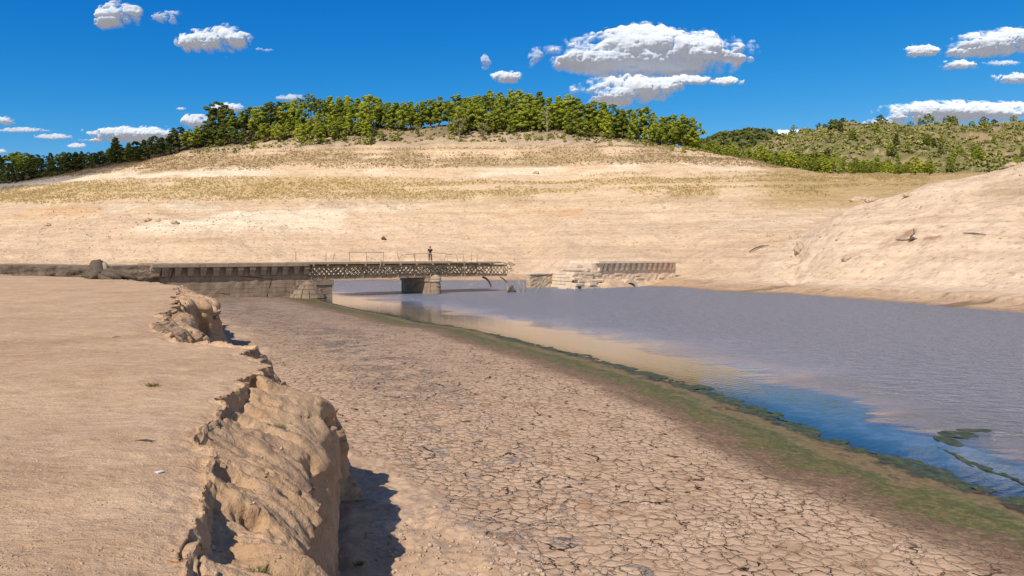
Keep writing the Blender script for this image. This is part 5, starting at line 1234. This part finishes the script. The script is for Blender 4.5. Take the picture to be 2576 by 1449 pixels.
for pts, rad in (([(0,0,0),(-.2,0,.5),(.25,0,.9),(.15,0,1.5)],[.2,.12,.08,.05]),([(-.5,0,.1),(0,0,.35),(.6,0,.15),(1.2,0,-.1)],[.12,.2,.15,.06]),([(.2,0,.2),(.9,.2,.3),(1.3,.2,0)],[.12,.1,.05])):
    m = MB(); m.tube(pts, rad, 7, .15); m.build('prong', M_WOODD, gr, smooth=True)
lying('driftwood_pole', [(2425,590,0),(2450,591,.05),(2480,594,0)], [.04,.07,.05], 'long grey pole lying flat high on the right bank', M_WOODD)
lying('driftwood_branch', [(1885,637,.1),(1900,631,.25),(1915,625,.2),(1935,622,.1)], [.08,.12,.1,.05], 'crooked branch at the mouth of the gully on the right bank', M_WOODD)
for x, y, s, lb in ((1937,592,.75,'dark upright clod of earth standing left of the gully'),(1941,606,.5,'lower dark clod below the upright one left of the gully'),(1998,598,.85,'overhanging slab of dry earth at the gully'),(2012,627,1.0,'eroded lump of earth in the middle of the gully'),(1975,617,.5,'small dark clod between the branch and the eroded lump')):
    rock(x, y+3, s, lb, x*.1, 60, 130, .8, 'earth_clod', M_ROCK, 1.)
# litter and tufts on the terrace
def tz(X, Y):
    d = (TERV[...,0]-X)**2+(TERV[...,1]-Y)**2+10*(1-flat); i = np.unravel_index(np.argmin(d), d.shape); return float(TERV[i][2])
def tp(x, y):
    Yt = (CZ-2.9)*F/(y-HY); X = (x-CX)/F*Yt; return Vector((X, Yt, tz(X,Yt)))
t = NT('white_paper'); M_PAPER = t.done(t.pbr((.75,.75,.74), .7))
p = tp(400,1187); m = MB(); m.hexa([(-.03,-.02,.004),(.03,-.028,.004),(.035,.02,.01),(-.025,.022,.004),(-.03,-.02,.007),(.03,-.028,.014),(.035,.02,.02),(-.025,.022,.008)]); o = m.build('paper_scrap', M_PAPER); o.location = p; o.rotation_euler = (0,0,-.6); tag(o, 'small white paper scrap lying on the bare terrace', 'litter')
def twig(x, y, label, seed):
    p = tp(x,y); r = random.Random(seed); o = empty('twig', p, r.uniform(-.4,.4), label, 'twig')
    for k in range(4): m = MB(); a = r.uniform(-.4,.4); L_ = r.uniform(.05,.11); m.tube([(-L_,-L_*a,.006),(0,r.uniform(-.01,.01),.016),(L_,L_*a,.008)],[.003,.006,.003],5); m.build('sprig', M_WOODD, o)
twig(365,1105,'dark dry twig on the terrace near its left side', 1); twig(294,846,'dark tangle of twigs on the far part of the terrace', 2)
t = NT('green_weed'); M_TUFT = t.done(t.pbr(t.ramp(t.attr('leaf'), [(0,(.10,.10,.035)),(1,(.30,.26,.11))]), .9))
def tuft(p, s, n, label, seed, name='grass_tuft'):
    r = np.random.default_rng(seed); a = r.uniform(0,6.28,n); d0 = np.abs(r.normal(size=n))*s*.5; h = s*r.uniform(.3,.9,n); b0 = np.stack([np.cos(a)*d0,np.sin(a)*d0,0*a-.01],-1); w_ = .0035+.003*r.random(n); a2 = r.uniform(0,6.28,n); s_ = np.stack([np.cos(a2)*w_,np.sin(a2)*w_,0*a],-1)
    tip = b0+np.stack([np.cos(a)*h*.8,np.sin(a)*h*.8,h],-1); v = np.stack([b0-s_,b0+s_,tip],1).reshape(-1,3)
    o = mesh_np(name, v, np.arange(len(v)).reshape(-1,3), M_TUFT, attrs={'leaf': np.repeat(r.random(n),3)}); o.location = p; return tag(o, label, 'plant')
tuft(tp(385,965), .09, 120, 'small flat green tuft alone on the terrace', 3)
def bench_pt(x, y):
    best = None; sx_ = CX+TERV[...,0]/np.maximum(TERV[...,1],.1)*F; sy_ = HY-(TERV[...,2]-CZ)/np.maximum(TERV[...,1],.1)*F
    d = (sx_-x)**2+(sy_-y)**2; d[TERV[...,1] < 2] = 1e9; i = np.argmin(d+TERV[...,1]*1.); return Vector(TERV.reshape(-1,3)[i])
tuft(bench_pt(735,1050), .13, 300, 'dry greenish tuft on the sloping ledge by the outer pillar', 4)
tuft(bench_pt(700,1075), .08, 120, 'smaller dry tuft left of the greenish one on the ledge', 5)
tuft(bench_pt(648,1440), .07, 120, 'dry tuft at the bottom edge on the sloping ledge', 6)
def mud_pt(x, y, z=.55): Yt = (CZ-z)*F/(y-HY); return Vector(((x-CX)/F*Yt, Yt, z))
tuft(mud_pt(905,1420,.75), .08, 150, 'green tuft in the rubble at the foot of the cliff', 7)
# stones: gravel on the terrace, rubble on the ledge and at the foot of the cliff
r = np.random.default_rng(44); pts, sz = [], []
while len(pts) < 1500:
    Yg = 3.4*np.exp(r.random()*2.3); Xg = -Yg*.69+r.random()*(Yg*.69-2.0)
    i = int(np.argmin(np.abs(Ysm-Yg)))
    if Xg > Q[i,0]-.05: continue
    pts.append((Xg,Yg,0)); sz.append(.004+.014*r.random()**4)
px_ = np.array(pts); ii = np.searchsorted(Ysm, px_[:,1])
for k in range(len(pts)):
    i = min(ii[k], ns-1); j = int(np.argmin(np.abs(TERV[i,:nP,0]-px_[k,0]))); pts[k] = (px_[k,0], px_[k,1], float(TERV[i,j,2]))
rocks_mesh('terrace_gravel', pts, sz, M_ROCK, 45, 'tiny pale pebbles scattered over the bare terrace', cat='gravel')
pts, sz = [], []
cols_b = range(nP+12, nP+62)
for k in range(620):
    i = int(r.integers(20, ns-60)); 
    if not (2.5 < Ysm[i] < 16): continue
    j = int(r.choice(list(cols_b))); pts.append(tuple(TERV[i,j])); sz.append(.008+.03*r.random()**3)
rocks_mesh('ledge_rubble', pts, sz, M_ROCK, 46, 'loose crumbs of earth and stone on the sloping ledge', cat='rubble')
pts, sz = [], []
fl_m = (tal > .35)&(MY > 6)&(MY < 16)&(MX > -4)&(~inT); idx = np.argwhere(fl_m)
for k in r.choice(len(idx), 3800):
    i, j = idx[k]
    if np.exp(-((MX[i,j]+1.2)**2/1.6+(MY[i,j]-9.3)**2/2.2)) < .25*r.random(): continue
    pts.append((MX[i,j]+r.uniform(-.01,.01),MY[i,j]+r.uniform(-.02,.02),MZ[i,j])); sz.append(.012+.06*r.random()**3)
rocks_mesh('talus_rubble', pts, sz, M_ROCK, 47, 'pale rubble at the foot of the cliff', cat='rubble')

# ------------------------------------------------------------------ the person on the bridge
def skin_mesh(name, nodes, edges, mat, parent, levels=2, root=0):
    me = bpy.data.meshes.new(name); me.from_pydata([n[0] for n in nodes], edges, []); me.materials.append(mat)
    o = bpy.data.objects.new(name, me); COL.objects.link(o); o.parent = parent
    o.modifiers.new('skin','SKIN'); sv = me.skin_vertices[0].data if me.skin_vertices else None
    if sv is None: me.skin_vertices.new(name='skin') if hasattr(me.skin_vertices,'new') else None
    for i, n in enumerate(nodes): me.skin_vertices[0].data[i].radius = n[1]
    me.skin_vertices[0].data[root].use_root = True
    s = o.modifiers.new('sub','SUBSURF'); s.levels = levels; s.render_levels = levels
    return o
def pm(name, c, rough=.85):
    t = NT(name); n_ = t.noise(t.coord(), 14, 4, .6); return t.done(t.pbr(t.mix(.3, c, t.ramp(n_, [(.3,(.7,.7,.7)),(.7,(1.2,1.2,1.2))]), 'MULTIPLY'), rough))
M_SKIN = pm('skin', (.42,.24,.16), .6); M_SHIRT = pm('navy_cotton', (.018,.02,.028)); M_TROU = pm('grey_cotton', (.075,.07,.068)); M_CAP = pm('red_cotton', (.42,.05,.05)); M_SHOE = pm('pale_shoe', (.55,.68,.78)); M_HAIR = pm('brown_hair', (.05,.03,.02))
Yp = 90.6; Pp = Vector(((1082-CX)/F*Yp, Yp, TOP+.052))
pe = empty('person', Pp, .25, 'person in a red cap, dark t-shirt and grey trousers standing on the iron span', 'person')
bn = [((0,0,.98),(.15,.11)),((0,0,1.14),(.135,.10)),((0,0,1.32),(.17,.115)),((0,.0,1.47),(.14,.095)),((0,.0,1.55),(.06,.06)),((0,.01,1.63),(.075,.085)),((0,.015,1.73),(.085,.10)),((0,.0,1.79),(.06,.07)),
 ((-.19,0,1.45),(.06,.06)),((-.25,.01,1.19),(.047,.05)),((-.27,.04,.94),(.032,.035)),((-.27,.06,.86),(.03,.04)),
 ((.19,0,1.45),(.06,.06)),((.25,.02,1.19),(.047,.05)),((.10,.24,1.22),(.034,.036)),((.02,.27,1.25),(.035,.03)),
 ((-.10,0,.90),(.09,.10)),((-.11,.02,.50),(.062,.068)),((-.12,-.01,.10),(.042,.045)),((-.13,.10,.04),(.04,.03)),
 ((.10,0,.90),(.09,.10)),((.15,.03,.50),(.062,.068)),((.21,.0,.10),(.042,.045)),((.23,.10,.04),(.04,.03))]
be = [(0,1),(1,2),(2,3),(3,4),(4,5),(5,6),(6,7),(3,8),(8,9),(9,10),(10,11),(3,12),(12,13),(13,14),(14,15),(0,16),(16,17),(17,18),(18,19),(0,20),(20,21),(21,22),(22,23)]
# fingers and thumbs
for (wi, dirv, sd_) in ((11, Vector((0,.05,-1)), -1), (15, Vector((-1,.1,.1)), 1)):
    base_p = Vector(bn[wi][0])
    side_v = Vector((0,1,0)) if wi == 11 else Vector((0,.3,1)).normalized()
    for k, L_ in enumerate((.075,.085,.08,.062)):
        s0 = base_p+side_v*(.027-.018*k)+dirv*.03; p1 = s0+dirv*L_*.5; p2 = s0+dirv*L_*.85+Vector((.02*-sd_,.01,0)); i0 = len(bn)
        bn += [(tuple(s0),(.011,.011)),(tuple(p1),(.009,.009)),(tuple(p2),(.007,.007))]; be += [(wi,i0),(i0,i0+1),(i0+1,i0+2)]
    s0 = base_p+side_v*.035-dirv*.01; i0 = len(bn); bn += [(tuple(s0),(.012,.012)),(tuple(s0+side_v*.03+dirv*.03),(.009,.009))]; be += [(wi,i0),(i0,i0+1)]
# nose and ears
i0 = len(bn); bn += [((0,.115,1.69),(.012,.014)),((-.085,.01,1.69),(.012,.02)),((.085,.01,1.69),(.012,.02))]; be += [(6,i0),(6,i0+1),(6,i0+2)]
skin_mesh('body', bn, be, M_SKIN, pe, 2)
skin_mesh('shirt', [((0,0,.93),(.175,.13)),((0,0,1.12),(.155,.12)),((0,0,1.32),(.19,.135)),((0,0,1.47),(.16,.11)),((0,0,1.525),(.085,.08)),((-.2,0,1.45),(.078,.078)),((-.245,.01,1.25),(.07,.07)),((.2,0,1.45),(.078,.078)),((.245,.02,1.25),(.07,.07))],[(0,1),(1,2),(2,3),(3,4),(3,5),(5,6),(3,7),(7,8)], M_SHIRT, pe, 2)
skin_mesh('trousers', [((0,0,.97),(.165,.125)),((-.10,0,.86),(.108,.115)),((-.115,.02,.50),(.085,.09)),((-.125,-.01,.09),(.075,.08)),((.10,0,.86),(.108,.115)),((.155,.03,.50),(.085,.09)),((.215,0,.09),(.075,.08))],[(0,1),(1,2),(2,3),(0,4),(4,5),(5,6)], M_TROU, pe, 2)
for sx_, nm, mt in ((-.135,'shoe',M_SHOE),(.225,'shoe',M_WOODD)):
    skin_mesh(nm, [((sx_,-.06,.045),(.045,.045)),((sx_,.06,.045),(.052,.04)),((sx_*1.06,.19,.035),(.045,.032))],[(0,1),(1,2)], mt, pe, 2)
m = MB(); m.lathe((0,.01,1.735), [(.112,-.03),(.114,0),(.108,.05),(.08,.095),(.04,.115),(.004,.12)], 20); m.build('cap', M_CAP, pe, smooth=True)
m = MB(); m.lathe((0,-.0,1.66), [(.085,-.01),(.10,.02),(.103,.07)], 18); m.build('hair', M_HAIR, pe, smooth=True)
m = MB(); m.hexa([(-.075,.09,1.71),(.075,.09,1.71),(.06,.20,1.695),(-.06,.20,1.695),(-.075,.09,1.722),(.075,.09,1.722),(.06,.20,1.702),(-.06,.20,1.702)]); m.build('cap_brim', M_CAP, pe)
